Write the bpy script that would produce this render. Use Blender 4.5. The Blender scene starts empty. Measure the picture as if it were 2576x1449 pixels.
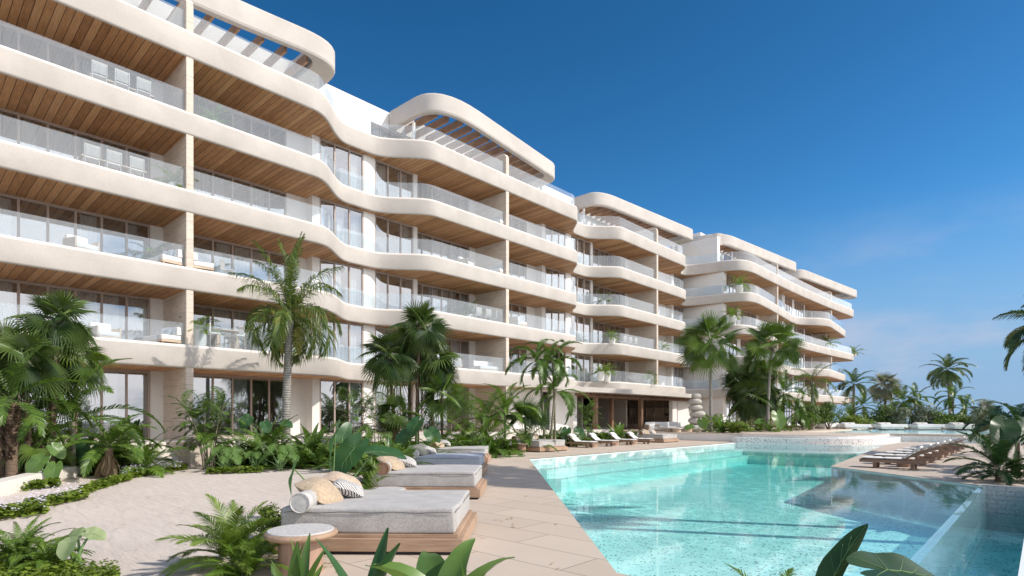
import bpy, bmesh, math, random
from mathutils import Vector, Matrix, Euler
from mathutils.geometry import tessellate_polygon
R = math.radians
sc = bpy.context.scene
# ------------------------------------------------------------------ camera, light, exposure
HEAD = 42.7                                   # the camera looks 42.7 degrees off the facade line (+X)
cam = bpy.data.objects.new('camera', bpy.data.cameras.new('camera'))
sc.collection.objects.link(cam)
cam.location = (0, 0, 1.8)
cam.rotation_euler = (R(90), 0, R(HEAD - 90))
cam.data.sensor_width = 36.0
cam.data.lens = 20.26
cam.data.shift_y = 0.1268
cam.data.clip_start = 0.1
cam.data.clip_end = 3000
sc.camera = cam
SUN_AZ, SUN_EL = -62.0, 41.0
sdir = Vector((math.cos(R(SUN_EL)) * math.cos(R(SUN_AZ)), math.cos(R(SUN_EL)) * math.sin(R(SUN_AZ)), math.sin(R(SUN_EL))))
sun = bpy.data.objects.new('sun', bpy.data.lights.new('sun', 'SUN'))
sc.collection.objects.link(sun)
sun.location = (30, -60, 60)
sun.data.energy = 3.2
sun.data.angle = R(0.5)
sun.data.color = (1.0, 0.93, 0.84)
sun.rotation_euler = sdir.to_track_quat('Z', 'Y').to_euler()
w = bpy.data.worlds.new('World')
sc.world = w
w.use_nodes = True
wt = w.node_tree
bg = wt.nodes['Background']
sky = wt.nodes.new('ShaderNodeTexSky')
sky.sky_type = 'NISHITA'
sky.sun_disc = False
sky.sun_elevation = R(SUN_EL)
sky.sun_rotation = R(90 - SUN_AZ)
sky.altitude = 0
sky.air_density = 1.0
sky.dust_density = 0.3
sky.ozone_density = 5.5
hsv = wt.nodes.new('ShaderNodeHueSaturation')
hsv.inputs['Saturation'].default_value = 1.2
hsv.inputs['Value'].default_value = 0.76
tint = wt.nodes.new('ShaderNodeMixRGB'); tint.blend_type = 'MULTIPLY'; tint.inputs['Fac'].default_value = 1.0
tint.inputs['Color2'].default_value = (0.86, 1.0, 1.02, 1)
wt.links.new(sky.outputs[0], tint.inputs['Color1']); wt.links.new(tint.outputs[0], hsv.inputs['Color'])
# pale marine haze low over the sea, and an unseen bright cloud bank added at -Y for reflections and fill
def wn(typ, ins=None, **pr):
    x = wt.nodes.new('ShaderNode' + typ)
    for k, v in pr.items(): setattr(x, k, v)
    for k, v in (ins or {}).items():
        if isinstance(v, bpy.types.NodeSocket): wt.links.new(v, x.inputs[k])
        else: x.inputs[k].default_value = v
    return x
tc = wn('TexCoord'); sxyz = wn('SeparateXYZ', {0: tc.outputs['Generated']})
hz = wn('MapRange', {'Value': sxyz.outputs['Z'], 'From Min': 0.34, 'From Max': 0.03}, interpolation_type='SMOOTHSTEP').outputs[0]
hz = wn('Math', {0: hz, 1: 0.92}, operation='MULTIPLY').outputs[0]
deep = wn('MapRange', {'Value': sxyz.outputs['Z'], 'From Min': 0.22, 'From Max': 0.62, 'To Min': 1.0, 'To Max': 0.80}, interpolation_type='SMOOTHSTEP').outputs[0]
hs2 = wn('MixRGB', {'Fac': 1.0, 'Color1': hsv.outputs[0], 'Color2': deep}, blend_type='MULTIPLY')
m1 = wn('MixRGB', {'Fac': hz, 'Color1': hs2.outputs[0], 'Color2': (1.55, 2.55, 3.95, 1)})
mp = wn('Mapping', {'Vector': tc.outputs['Generated'], 'Scale': (2.2, 2.2, 6.0)})
cn = wn('TexNoise', {'Vector': mp.outputs[0], 'Scale': 1.7, 'Detail': 8, 'Roughness': 0.55})
thin = wn('MapRange', {'Value': cn.outputs['Fac'], 'From Min': 0.48, 'From Max': 0.72}, interpolation_type='SMOOTHSTEP').outputs[0]
low = wn('MapRange', {'Value': sxyz.outputs['Z'], 'From Min': 0.30, 'From Max': 0.12}).outputs[0]
f1 = wn('Math', {0: thin, 1: low}, operation='MULTIPLY').outputs[0]
f1 = wn('Math', {0: f1, 1: 0.50}, operation='MULTIPLY').outputs[0]
m2 = wn('MixRGB', {'Fac': f1, 'Color1': m1.outputs[0], 'Color2': (3.4, 3.4, 4.1, 1)})
bank = wn('MapRange', {'Value': sxyz.outputs['Y'], 'From Min': -0.02, 'From Max': -0.35}, interpolation_type='SMOOTHSTEP').outputs[0]
puff = wn('MapRange', {'Value': cn.outputs['Fac'], 'From Min': 0.28, 'From Max': 0.52}, interpolation_type='SMOOTHSTEP').outputs[0]
top = wn('MapRange', {'Value': sxyz.outputs['Z'], 'From Min': 0.85, 'From Max': 0.35}).outputs[0]
f2 = wn('Math', {0: bank, 1: puff}, operation='MULTIPLY').outputs[0]
f2 = wn('Math', {0: f2, 1: top}, operation='MULTIPLY').outputs[0]
mx = wn('MixRGB', {'Fac': f2, 'Color1': m2.outputs[0], 'Color2': (10.5, 10.4, 10.6, 1)})
wt.links.new(mx.outputs[0], bg.inputs['Color'])
bg.inputs['Strength'].default_value = 0.135
sc.view_settings.view_transform = 'Standard'
sc.view_settings.look = 'None'
sc.view_settings.exposure = 0.42
sc.view_settings.gamma = 1.0
cy = sc.cycles
cy.use_denoising = True
cy.max_bounces = 7; cy.diffuse_bounces = 4; cy.glossy_bounces = 4; cy.transmission_bounces = 4
cy.transparent_max_bounces = 32
cy.caustics_reflective = False; cy.caustics_refractive = False
cy.sample_clamp_indirect = 6.0
random.seed(7)

# ------------------------------------------------------------------ helpers
CA, SA = math.cos(R(HEAD)), math.sin(R(HEAD))
def at(px, d):
    """ground point d metres ahead of the camera, seen in column px of a 2576 px wide picture"""
    r = (px - 1288.0) / 1450.0 * d
    return (CA * d + SA * r, SA * d - CA * r)
def xon(px, Y):
    a = (px - 1288.0) / 1450.0
    return Y * (CA + SA * a) / (SA - CA * a)

class MB:
    """collects faces, becomes one mesh object"""
    def __init__(s): s.v = []; s.f = []
    def add(s, vs, fs):
        b = len(s.v); s.v.extend([tuple(p) for p in vs]); s.f.extend([tuple(i + b for i in f) for f in fs]); return s
    def box(s, x0, x1, y0, y1, z0, z1, M=None):
        vs = [Vector(p) for p in ((x0,y0,z0),(x1,y0,z0),(x1,y1,z0),(x0,y1,z0),(x0,y0,z1),(x1,y0,z1),(x1,y1,z1),(x0,y1,z1))]
        if M: vs = [M @ p for p in vs]
        return s.add(vs, [(0,3,2,1),(4,5,6,7),(0,1,5,4),(1,2,6,5),(2,3,7,6),(3,0,4,7)])
    def cbox(s, c, h, M=None):
        return s.box(c[0]-h[0], c[0]+h[0], c[1]-h[1], c[1]+h[1], c[2]-h[2], c[2]+h[2], M)
    def tube(s, pts, rad, n=8, cap=True):
        pts = [Vector(p) for p in pts]
        if not hasattr(rad, '__len__'): rad = [rad] * len(pts)
        vs = []; fs = []
        for i, p in enumerate(pts):
            t = (pts[min(i+1, len(pts)-1)] - pts[max(i-1, 0)]).normalized()
            a = t.orthogonal().normalized() if i == 0 else (a - t * a.dot(t)).normalized()
            b = t.cross(a)
            for k in range(n):
                an = 2 * math.pi * k / n
                vs.append(p + (a * math.cos(an) + b * math.sin(an)) * rad[i])
        for i in range(len(pts) - 1):
            for k in range(n):
                k2 = (k + 1) % n
                fs.append((i*n+k, i*n+k2, (i+1)*n+k2, (i+1)*n+k))
        if cap:
            fs.append(tuple(range(n-1, -1, -1))); fs.append(tuple((len(pts)-1)*n + k for k in range(n)))
        return s.add(vs, fs)
    def lathe(s, prof, n=24, c=(0,0,0), sxy=(1,1), M=None):
        vs = []; fs = []
        for (r, z) in prof:
            for k in range(n):
                an = 2*math.pi*k/n
                p = Vector((r*math.cos(an)*sxy[0], r*math.sin(an)*sxy[1], z))
                if M: p = M @ p
                vs.append(p + Vector(c))
        for i in range(len(prof)-1):
            for k in range(n):
                k2 = (k+1) % n
                fs.append((i*n+k, i*n+k2, (i+1)*n+k2, (i+1)*n+k))
        fs.append(tuple(range(n-1,-1,-1))); fs.append(tuple((len(prof)-1)*n+k for k in range(n)))
        return s.add(vs, fs)
    def prism(s, poly, z0, z1):
        n = len(poly)
        area = sum(poly[i][0]*poly[(i+1)%n][1]-poly[(i+1)%n][0]*poly[i][1] for i in range(n))
        if area < 0: poly = poly[::-1]
        vs = [(x,y,z0) for x,y in poly] + [(x,y,z1) for x,y in poly]
        tri = tessellate_polygon([[Vector((x,y,0)) for x,y in poly]])
        fs = []
        for t in tri:
            a, b, c = [Vector((poly[i][0], poly[i][1], 0)) for i in t]
            if (b-a).cross(c-a).z < 0: t = t[::-1]
            fs.append(tuple(i+n for i in t)); fs.append(tuple(t[::-1]))
        for i in range(n):
            j = (i+1) % n
            fs.append((i, j, j+n, i+n))
        return s.add(vs, fs)
    def grid(s, rows, close=False):
        nr, nc = len(rows), len(rows[0])
        fs = [(i*nc+j, i*nc+j+1, (i+1)*nc+j+1, (i+1)*nc+j) for i in range(nr-1) for j in range(nc-1)]
        if close: fs += [(i*nc+nc-1, i*nc, (i+1)*nc, (i+1)*nc+nc-1) for i in range(nr-1)]
        return s.add([p for r in rows for p in r], fs)
    def build(s, name, m, parent=None, loc=None, smooth=None, bevel=0.0, seg=2):
        me = bpy.data.meshes.new(name)
        me.from_pydata(s.v, [], s.f); me.update()
        o = bpy.data.objects.new(name, me); sc.collection.objects.link(o)
        if m: me.materials.append(m)
        if parent: o.parent = parent
        if loc: o.location = loc
        if smooth is not None:
            me.polygons.foreach_set('use_smooth', [True] * len(me.polygons))
            if smooth < 180: me.set_sharp_from_angle(angle=R(smooth))
        if bevel:
            b = o.modifiers.new('Bevel', 'BEVEL'); b.width = bevel; b.segments = seg; b.limit_method = 'ANGLE'; b.angle_limit = R(40)
        me.update()
        return o

def tag(o, label=None, cat=None, group=None, kind=None):
    if label: o['label'] = label
    if cat: o['category'] = cat
    if group: o['group'] = group
    if kind: o['kind'] = kind
    return o
def thing(name, label, cat, loc=(0,0,0), rz=0.0, group=None, scale=1.0):
    o = bpy.data.objects.new(name, None); sc.collection.objects.link(o)
    o.empty_display_size = 0.2
    o.location = loc; o.rotation_euler = (0, 0, rz); o.scale = (scale,)*3
    return tag(o, label, cat, group)
def dup(root, loc, rz=0.0, label=None, group=None, scale=None):
    r = root.copy(); sc.collection.objects.link(r)
    r.location = loc; r.rotation_euler = (0, 0, rz)
    if scale: r.scale = (scale,)*3
    if label: r['label'] = label
    if group: r['group'] = group
    for ch in list(root.children):
        c = ch.copy(); sc.collection.objects.link(c); c.parent = r
        for g in list(ch.children):
            d = g.copy(); sc.collection.objects.link(d); d.parent = c
    return r
def struct(o): o['kind'] = 'structure'; return o

# ------------------------------------------------------------------ materials
class NT:
    def __init__(s, name):
        s.m = bpy.data.materials.new(name); s.m.use_nodes = True; s.t = s.m.node_tree
        s.bsdf = s.t.nodes['Principled BSDF']; s.out = s.t.nodes['Material Output']
    def n(s, typ, ins=None, **props):
        x = s.t.nodes.new('ShaderNode' + typ)
        for k, v in props.items(): setattr(x, k, v)
        for k, v in (ins or {}).items():
            if isinstance(v, bpy.types.NodeSocket): s.t.links.new(v, x.inputs[k])
            else: x.inputs[k].default_value = v
        return x
    def l(s, a, b): s.t.links.new(a, b)
    def ramp(s, fac, stops):
        r = s.n('ValToRGB', {'Fac': fac}); e = r.color_ramp.elements
        while len(e) < len(stops): e.new(0.5)
        for i, (p, c) in enumerate(stops): e[i].position = p; e[i].color = (c if len(c) == 4 else (*c, 1))
        return r.outputs['Color']
    def mix(s, fac, a, b, mode='MIX'):
        return s.n('MixRGB', {'Fac': fac, 'Color1': a, 'Color2': b}, blend_type=mode).outputs['Color']
    def math(s, op, a, b=0.0): return s.n('Math', {0: a, 1: b}, operation=op).outputs[0]
    def noise(s, scale, vec=None, detail=4, rough=0.55):
        ins = {'Scale': scale, 'Detail': detail, 'Roughness': rough}
        if vec is not None: ins['Vector'] = vec
        return s.n('TexNoise', ins).outputs['Fac']
    def bump(s, h, strength=0.2, dist=0.02):
        b = s.n('Bump', {'Height': h, 'Strength': strength, 'Distance': dist}); s.l(b.outputs[0], s.bsdf.inputs['Normal']); return b
    def vec(s, src='Object', scale=(1,1,1)):
        if src == 'Position': v = s.n('NewGeometry').outputs['Position']
        else: v = s.n('TexCoord').outputs[src]
        if scale != (1,1,1): v = s.n('Mapping', {'Vector': v, 'Scale': scale}).outputs[0]
        return v
def c4(c): return (*c, 1.0)

def m_stucco(name, col, var=0.12, pores=True, rough=0.85, scale=1.0):
    t = NT(name); v = t.vec('Position')
    a = t.noise(0.6*scale, v, 5); b = t.noise(26*scale, v, 3)
    d = tuple(x*(1-var) for x in col); l = tuple(min(1, x*(1+var*0.5)) for x in col)
    base = t.ramp(a, [(0.35, d), (0.65, l)])
    base = t.mix(0.30, base, t.ramp(b, [(0.3, tuple(x*0.75 for x in col)), (0.7, l)]))
    if pores:
        vo = t.n('TexVoronoi', {'Vector': v, 'Scale': 9.0*scale, 'Randomness': 1.0}).outputs['Distance']
        base = t.mix(t.ramp(vo, [(0.05, (0.35,)*3), (0.13, (0,0,0))]), base, c4(tuple(x*0.6 for x in col)))
    t.l(base, t.bsdf.inputs['Base Color']); t.bsdf.inputs['Roughness'].default_value = rough
    t.bump(b, 0.25, 0.01)
    return t.m
def m_plain(name, col, rough=0.6, var=0.08, scale=8.0, bump=0.1, src='Object', metal=0.0):
    t = NT(name); v = t.vec(src); a = t.noise(scale, v, 5)
    t.l(t.ramp(a, [(0.3, tuple(x*(1-var) for x in col)), (0.7, tuple(min(1, x*(1+var)) for x in col))]), t.bsdf.inputs['Base Color'])
    t.bsdf.inputs['Roughness'].default_value = rough; t.bsdf.inputs['Metallic'].default_value = metal
    if bump: t.bump(a, bump, 0.01)
    return t.m
def m_planks(name, cols, width=0.33, gap=0.012, src='Position', axis='X', rough=0.6):
    t = NT(name); v = t.vec(src); sp = t.n('SeparateXYZ', {0: v})
    u = sp.outputs[axis]; q = t.math('DIVIDE', u, width)
    idx = t.math('FLOOR', q); fr = t.math('FRACT', q)
    wn = t.n('TexWhiteNoise', {'W': idx}, noise_dimensions='1D').outputs['Value']
    st = (7.0, 0.7, 2.0) if axis == 'X' else (0.7, 7.0, 2.0)
    gv = t.n('Mapping', {'Vector': v, 'Scale': st}).outputs[0]
    off = t.n('VectorMath', {0: gv, 1: t.n('CombineXYZ', {'Z': t.math('MULTIPLY', wn, 37.0)}).outputs[0]}, operation='ADD').outputs[0]
    g = t.noise(2.2, off, 6, 0.65)
    k = t.math('ADD', t.math('MULTIPLY', wn, 0.36), t.math('MULTIPLY', g, 0.72))
    base = t.ramp(k, [(0.25, cols[0]), (0.55, cols[1]), (0.9, cols[2])])
    e = t.math('LESS_THAN', fr, gap/width)
    base = t.mix(e, base, c4(tuple(x*0.12 for x in cols[0])))
    t.l(base, t.bsdf.inputs['Base Color']); t.bsdf.inputs['Roughness'].default_value = rough
    t.bump(t.math('SUBTRACT', g, t.math('MULTIPLY', e, 2.0)), 0.25, 0.01)
    return t.m
def m_wood(name, c0, c1, src='Object', stretch=(1.2, 14, 14), rough=0.6):
    t = NT(name); v = t.vec(src, stretch)
    g = t.noise(1.6, v, 8, 0.6); b = t.noise(1.1, t.vec(src), 2)
    ri = t.n('ObjectInfo').outputs['Random']
    base = t.ramp(g, [(0.3, c0), (0.7, c1)])
    base = t.mix(0.35, base, t.ramp(b, [(0.3, tuple(x*0.7 for x in c0)), (0.7, tuple(min(1, x*1.2) for x in c1))]))
    t.l(base, t.bsdf.inputs['Base Color']); t.bsdf.inputs['Roughness'].default_value = rough
    t.bump(g, 0.2, 0.008)
    return t.m
def m_trav(name, col):
    t = NT(name); v = t.vec('Position', (0.9, 0.9, 7.0))
    g = t.noise(1.8, v, 8, 0.65); p = t.noise(30, t.vec('Position', (1, 1, 3)), 2)
    base = t.ramp(g, [(0.3, tuple(x*0.78 for x in col)), (0.5, col), (0.7, tuple(min(1, x*1.12) for x in col))])
    base = t.mix(t.ramp(p, [(0.30, (0.7,)*3), (0.38, (0,0,0))]), base, c4(tuple(x*0.5 for x in col)))
    sp = t.n('SeparateXYZ', {0: t.vec('Position')})
    br = t.n('TexBrick', {'Vector': t.n('CombineXYZ', {'X': sp.outputs['Y'], 'Y': sp.outputs['Z']}).outputs[0], 'Scale': 1.0, 'Mortar Size': 0.006,
             'Brick Width': 1.9, 'Row Height': 0.82, 'Color1': (1,1,1,1), 'Color2': (0.93,0.93,0.93,1), 'Mortar': (0.35,0.33,0.3,1)}, offset=0.4)
    t.l(t.mix(1.0, base, br.outputs['Color'], 'MULTIPLY'), t.bsdf.inputs['Base Color']); t.bsdf.inputs['Roughness'].default_value = 0.8
    t.bump(g, 0.2, 0.01)
    return t.m
def m_glass(name, tint=(0.93, 0.97, 1.0), sky_white=0.05, ior=1.5, boost=1.0):
    t = NT(name); t.t.nodes.remove(t.bsdf)
    fr = t.n('Fresnel', {'IOR': ior}).outputs[0]
    bf = t.n('NewGeometry').outputs['Backfacing']
    f = t.math('MULTIPLY', t.math('MULTIPLY', fr, boost), t.math('SUBTRACT', 1.0, bf))
    f = t.n('Clamp', {0: f}).outputs[0]
    tr = t.n('BsdfTransparent', {'Color': c4(tint)}).outputs[0]
    df = t.n('BsdfDiffuse', {'Color': (0.85, 0.9, 0.95, 1)}).outputs[0]  # white diffuse stands in for the sky reflected in the rail glass
    gl = t.n('BsdfGlossy', {'Color': (0.97, 0.98, 1, 1), 'Roughness': 0.01}).outputs[0]
    a = t.n('MixShader', {0: sky_white, 1: tr, 2: df}).outputs[0]
    b = t.n('MixShader', {0: f, 1: a, 2: gl}).outputs[0]
    t.l(b, t.out.inputs['Surface'])
    return t.m
def m_leaf(name, dark, light, rough=0.42, transl=0.22, tipc=None, var=0.5):
    t = NT(name); ri = t.n('NewGeometry').outputs['Random Per Island']
    nz = t.noise(2.3, t.vec('Object'), 3)
    k = t.math('ADD', t.math('MULTIPLY', ri, var), t.math('MULTIPLY', nz, 1.0 - var))
    stops = [(0.2, dark), (0.75, light)]
    if tipc: stops.append((0.93, tipc))
    col = t.ramp(k, stops)
    t.l(col, t.bsdf.inputs['Base Color']); t.bsdf.inputs['Roughness'].default_value = rough
    t.bsdf.inputs['Specular IOR Level'].default_value = 0.4
    tl = t.n('BsdfTranslucent', {'Color': t.mix(1.0, col, (1.3, 1.5, 0.5, 1), 'MULTIPLY')}).outputs[0]
    t.l(t.n('MixShader', {0: transl, 1: t.bsdf.outputs[0], 2: tl}).outputs[0], t.out.inputs['Surface'])
    return t.m
def m_fabric(name, col, var=0.1, scale=160, rough=0.95, src='Object'):
    t = NT(name); v = t.vec(src)
    wv = t.n('TexWave', {'Vector': v, 'Scale': scale*0.25, 'Distortion': 2.5, 'Detail': 2}, bands_direction='Z').outputs['Fac']
    a = t.noise(scale*0.35, v, 3); b = t.noise(3.0, v, 5)
    k = t.math('ADD', t.math('MULTIPLY', a, 0.6), t.math('ADD', t.math('MULTIPLY', wv, 0.02), t.math('MULTIPLY', b, 0.38)))
    t.l(t.ramp(k, [(0.3, tuple(x*(1-var*1.6) for x in col)), (0.75, tuple(min(1, x*(1+var)) for x in col))]), t.bsdf.inputs['Base Color'])
    t.bsdf.inputs['Roughness'].default_value = rough
    t.bsdf.inputs['Sheen Weight'].default_value = 0.15
    t.bump(t.math('ADD', a, t.math('MULTIPLY', b, 2.0)), 0.25, 0.012)
    return t.m

M = {}
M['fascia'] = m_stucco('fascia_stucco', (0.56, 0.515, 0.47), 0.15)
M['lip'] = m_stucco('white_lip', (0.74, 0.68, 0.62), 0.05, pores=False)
M['white_wall'] = m_stucco('white_plaster', (0.80, 0.78, 0.75), 0.05, pores=False)
M['curb'] = m_stucco('cream_render', (0.74, 0.69, 0.61), 0.08)
M['trav'] = m_trav('travertine', (0.66, 0.57, 0.48))
M['soffit'] = m_planks('cedar_soffit', [(0.31, 0.145, 0.06), (0.58, 0.31, 0.145), (0.78, 0.49, 0.27)], 0.30, 0.022)
M['frame'] = m_plain('taupe_metal', (0.38, 0.30, 0.255), 0.45, 0.05)
M['pane'] = m_glass('window_glass', (0.80, 0.84, 0.86), 0.0, 2.3, 2.2)
M['rail'] = m_glass('rail_glass', (0.92, 0.955, 0.975), 0.10, 1.5, 1.1)
M['curtain'] = m_fabric('linen_curtain', (0.74, 0.72, 0.69), 0.05, 40)
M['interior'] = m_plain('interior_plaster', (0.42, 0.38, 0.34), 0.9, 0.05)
M['beam'] = m_wood('pergola_timber', (0.24, 0.13, 0.07), (0.45, 0.28, 0.16), 'Object', (14, 1.2, 14))
M['darkwood'] = m_wood('dark_timber', (0.14, 0.075, 0.045), (0.30, 0.17, 0.10), 'Object', (14, 14, 1.2))
M['deckwood'] = m_wood('teak', (0.27, 0.165, 0.105), (0.52, 0.36, 0.245), 'Object', (1.2, 14, 14))
M['lounger_wood'] = m_wood('brown_teak', (0.17, 0.10, 0.065), (0.33, 0.215, 0.145), 'Object', (12, 1.2, 14))
M['palewood'] = m_wood('pale_oak', (0.45, 0.34, 0.24), (0.66, 0.53, 0.40), 'Object', (1.2, 14, 14))
M['grey_fabric'] = m_fabric('grey_linen', (0.485, 0.465, 0.445), 0.26)
M['blue_and_shade_fabric'] = m_fabric('blue_and_shade_linen', (0.40, 0.44, 0.50), 0.16)  # on the third daybed this blue is shade put into the colour
M['white_fabric'] = m_fabric('white_canvas', (0.80, 0.78, 0.75), 0.05)
M['beige_fabric'] = m_fabric('raw_hessian', (0.52, 0.40, 0.275), 0.30, 90)
M['tan_fabric'] = m_fabric('tan_hessian', (0.56, 0.43, 0.32), 0.22, 90)
M['green_fabric'] = m_fabric('green_grey_weave', (0.20, 0.20, 0.16), 0.4, 90)
M['stone_top'] = m_plain('grey_stone', (0.56, 0.54, 0.52), 0.55, 0.14, 22, 0.15)
M['pebble'] = m_trav('pebble_stone', (0.50, 0.47, 0.43))
M['thread'] = m_plain('dark_thread', (0.16, 0.16, 0.165), 0.9, 0.1)
M['black'] = m_plain('black_plinth', (0.012, 0.012, 0.012), 0.6, 0.2)
M['chair_metal'] = m_plain('greige_metal', (0.50, 0.46, 0.42), 0.5, 0.05)
M['pot'] = m_plain('white_ceramic', (0.78, 0.77, 0.75), 0.5, 0.04)
M['bark'] = m_plain('bark', (0.20, 0.16, 0.13), 0.9, 0.35, 14, 0.6)
M['soil'] = m_plain('soil', (0.09, 0.065, 0.045), 0.95, 0.4, 9, 0.5, 'Position')

def m_rattan():
    t = NT('cushion_pattern'); v = t.vec('Object')
    wa = t.n('TexWave', {'Vector': v, 'Scale': 14, 'Distortion': 3.0, 'Detail': 0}, bands_direction='DIAGONAL').outputs['Fac']
    t.l(t.ramp(wa, [(0.35, (0.10, 0.09, 0.085)), (0.5, (0.76, 0.74, 0.71))]), t.bsdf.inputs['Base Color'])
    t.bsdf.inputs['Roughness'].default_value = 0.95
    return t.m
M['pattern_fabric'] = m_rattan()
def m_trunk(name, c0, c1, rings=14.0):
    t = NT(name); v = t.vec('Object')
    wv = t.n('TexWave', {'Vector': v, 'Scale': rings*0.31, 'Distortion': 1.6, 'Detail': 3, 'Detail Scale': 2.5}, bands_direction='Z').outputs['Fac']
    nz = t.noise(9, v, 6)
    k = t.math('ADD', t.math('MULTIPLY', wv, 0.45), t.math('MULTIPLY', nz, 0.6))
    t.l(t.ramp(k, [(0.3, c0), (0.75, c1)]), t.bsdf.inputs['Base Color']); t.bsdf.inputs['Roughness'].default_value = 0.9
    t.bump(k, 0.6, 0.03)
    return t.m
M['trunk_grey'] = m_trunk('ringed_grey_trunk', (0.10, 0.09, 0.08), (0.42, 0.40, 0.36))
M['trunk_brown'] = m_trunk('fibrous_brown_trunk', (0.07, 0.045, 0.03), (0.27, 0.19, 0.125), 26)
M['trunk_thin'] = m_trunk('thin_ringed_stem', (0.13, 0.12, 0.08), (0.34, 0.31, 0.22), 30)

def m_deck():
    t = NT('deck_tiles'); v = t.vec('Position'); sp = t.n('SeparateXYZ', {0: v})
    cv = t.n('CombineXYZ', {'X': sp.outputs['Y'], 'Y': sp.outputs['X']}).outputs[0]
    br = t.n('TexBrick', {'Vector': cv, 'Scale': 1.0, 'Mortar Size': 0.009, 'Brick Width': 2.1, 'Row Height': 0.77, 'Mortar Smooth': 0.1,
             'Color1': (0.62, 0.51, 0.41, 1), 'Color2': (0.535, 0.435, 0.34, 1), 'Mortar': (0.10, 0.08, 0.065, 1)}, offset=0.33)
    g = t.noise(60, v, 4); b = t.noise(0.7, v, 4)
    base = t.mix(0.35, br.outputs['Color'], t.ramp(t.math('ADD', t.math('MULTIPLY', g, 0.6), t.math('MULTIPLY', b, 0.4)), [(0.3, (0.45, 0.37, 0.30)), (0.7, (0.69, 0.59, 0.49))]))
    t.l(base, t.bsdf.inputs['Base Color']); t.bsdf.inputs['Roughness'].default_value = 0.7
    t.bump(t.math('ADD', t.math('MULTIPLY', g, 0.3), t.math('MULTIPLY', br.outputs['Fac'], -1.0)), 0.4, 0.006)
    return t.m
M['deck'] = m_deck()
def m_sand():
    t = NT('raked_sand'); v = t.vec('Position', (1.0, 1.0, 1.0)); vs = t.n('Mapping', {'Vector': t.vec('Position'), 'Rotation': (0, 0, R(-HEAD)), 'Scale': (5.0, 1.0, 1)}).outputs[0]
    a = t.noise(1.3, vs, 5); f = t.noise(70, v, 3); l = t.noise(0.4, v, 3)
    base = t.ramp(t.math('ADD', t.math('MULTIPLY', a, 0.5), t.math('MULTIPLY', l, 0.5)), [(0.3, (0.55, 0.47, 0.405)), (0.7, (0.68, 0.60, 0.53))])
    base = t.mix(0.2, base, t.ramp(f, [(0.35, (0.45, 0.38, 0.32)), (0.65, (0.75, 0.67, 0.6))]))
    t.l(base, t.bsdf.inputs['Base Color']); t.bsdf.inputs['Roughness'].default_value = 0.95
    t.bump(t.math('ADD', a, t.math('MULTIPLY', f, 0.06)), 0.8, 0.05)
    return t.m
M['sand'] = m_sand()
def m_terrazzo(name, base, spec, scale=26, thr=0.16):
    t = NT(name); v = t.vec('Position')
    vo = t.n('TexVoronoi', {'Vector': v, 'Scale': scale, 'Randomness': 1.0})
    wn = t.n('SeparateColor', {0: vo.outputs['Color']}).outputs[0]
    dot = t.math('MULTIPLY', t.math('LESS_THAN', vo.outputs['Distance'], t.math('MULTIPLY', wn, thr*2.2)), t.math('GREATER_THAN', wn, 0.45))
    g = t.noise(2.0, v, 4)
    b = t.ramp(g, [(0.3, tuple(x*0.92 for x in base)), (0.7, base)])
    t.l(t.mix(dot, b, c4(spec)), t.bsdf.inputs['Base Color']); t.bsdf.inputs['Roughness'].default_value = 0.5
    return t.m
M['pool_tile'] = m_terrazzo('pool_terrazzo', (0.86, 0.94, 0.92), (0.06, 0.16, 0.16), 13, 0.19)
M['ledge_tile'] = m_plain('white_pool_ledge', (0.80, 0.84, 0.82), 0.5, 0.04)
M['terrazzo'] = m_terrazzo('white_terrazzo', (0.78, 0.75, 0.72), (0.16, 0.13, 0.14), 9, 0.17)
def m_water(name, dens, absorb, bump=0.05):
    t = NT(name); t.t.nodes.remove(t.bsdf)
    v = t.n('Mapping', {'Vector': t.vec('Position'), 'Rotation': (0, 0, R(-HEAD)), 'Scale': (1.6, 1.0, 1)}).outputs[0]
    h = t.math('ADD', t.noise(1.3, v, 3), t.math('MULTIPLY', t.noise(4.5, v, 2), 0.35))
    b = t.n('Bump', {'Height': h, 'Strength': bump, 'Distance': 0.10}).outputs[0]
    fr = t.n('Fresnel', {'IOR': 1.33, 'Normal': b}).outputs[0]
    f = t.math('MULTIPLY', t.math('MULTIPLY', fr, 0.76), t.math('SUBTRACT', 1.0, t.n('NewGeometry').outputs['Backfacing']))
    # net of caustic light painted into the transparent tint of the surface
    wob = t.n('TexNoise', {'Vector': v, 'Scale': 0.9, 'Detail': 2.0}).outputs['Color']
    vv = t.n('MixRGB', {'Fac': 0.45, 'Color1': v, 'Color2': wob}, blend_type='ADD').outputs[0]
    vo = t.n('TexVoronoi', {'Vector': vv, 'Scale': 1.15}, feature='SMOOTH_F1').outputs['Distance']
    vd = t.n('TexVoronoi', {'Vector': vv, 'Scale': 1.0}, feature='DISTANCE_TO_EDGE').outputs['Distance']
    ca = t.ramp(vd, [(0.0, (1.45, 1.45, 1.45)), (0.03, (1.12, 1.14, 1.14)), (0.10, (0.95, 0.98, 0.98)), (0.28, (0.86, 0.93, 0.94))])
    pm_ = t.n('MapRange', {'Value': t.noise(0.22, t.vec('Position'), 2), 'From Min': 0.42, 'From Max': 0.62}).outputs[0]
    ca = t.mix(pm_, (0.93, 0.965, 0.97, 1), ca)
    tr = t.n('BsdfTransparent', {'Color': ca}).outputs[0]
    gl = t.n('BsdfGlossy', {'Color': (1, 1, 1, 1), 'Roughness': 0.0, 'Normal': b}).outputs[0]
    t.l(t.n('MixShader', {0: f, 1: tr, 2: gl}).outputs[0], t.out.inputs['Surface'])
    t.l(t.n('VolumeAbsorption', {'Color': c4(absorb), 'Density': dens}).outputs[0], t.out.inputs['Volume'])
    return t.m
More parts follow.
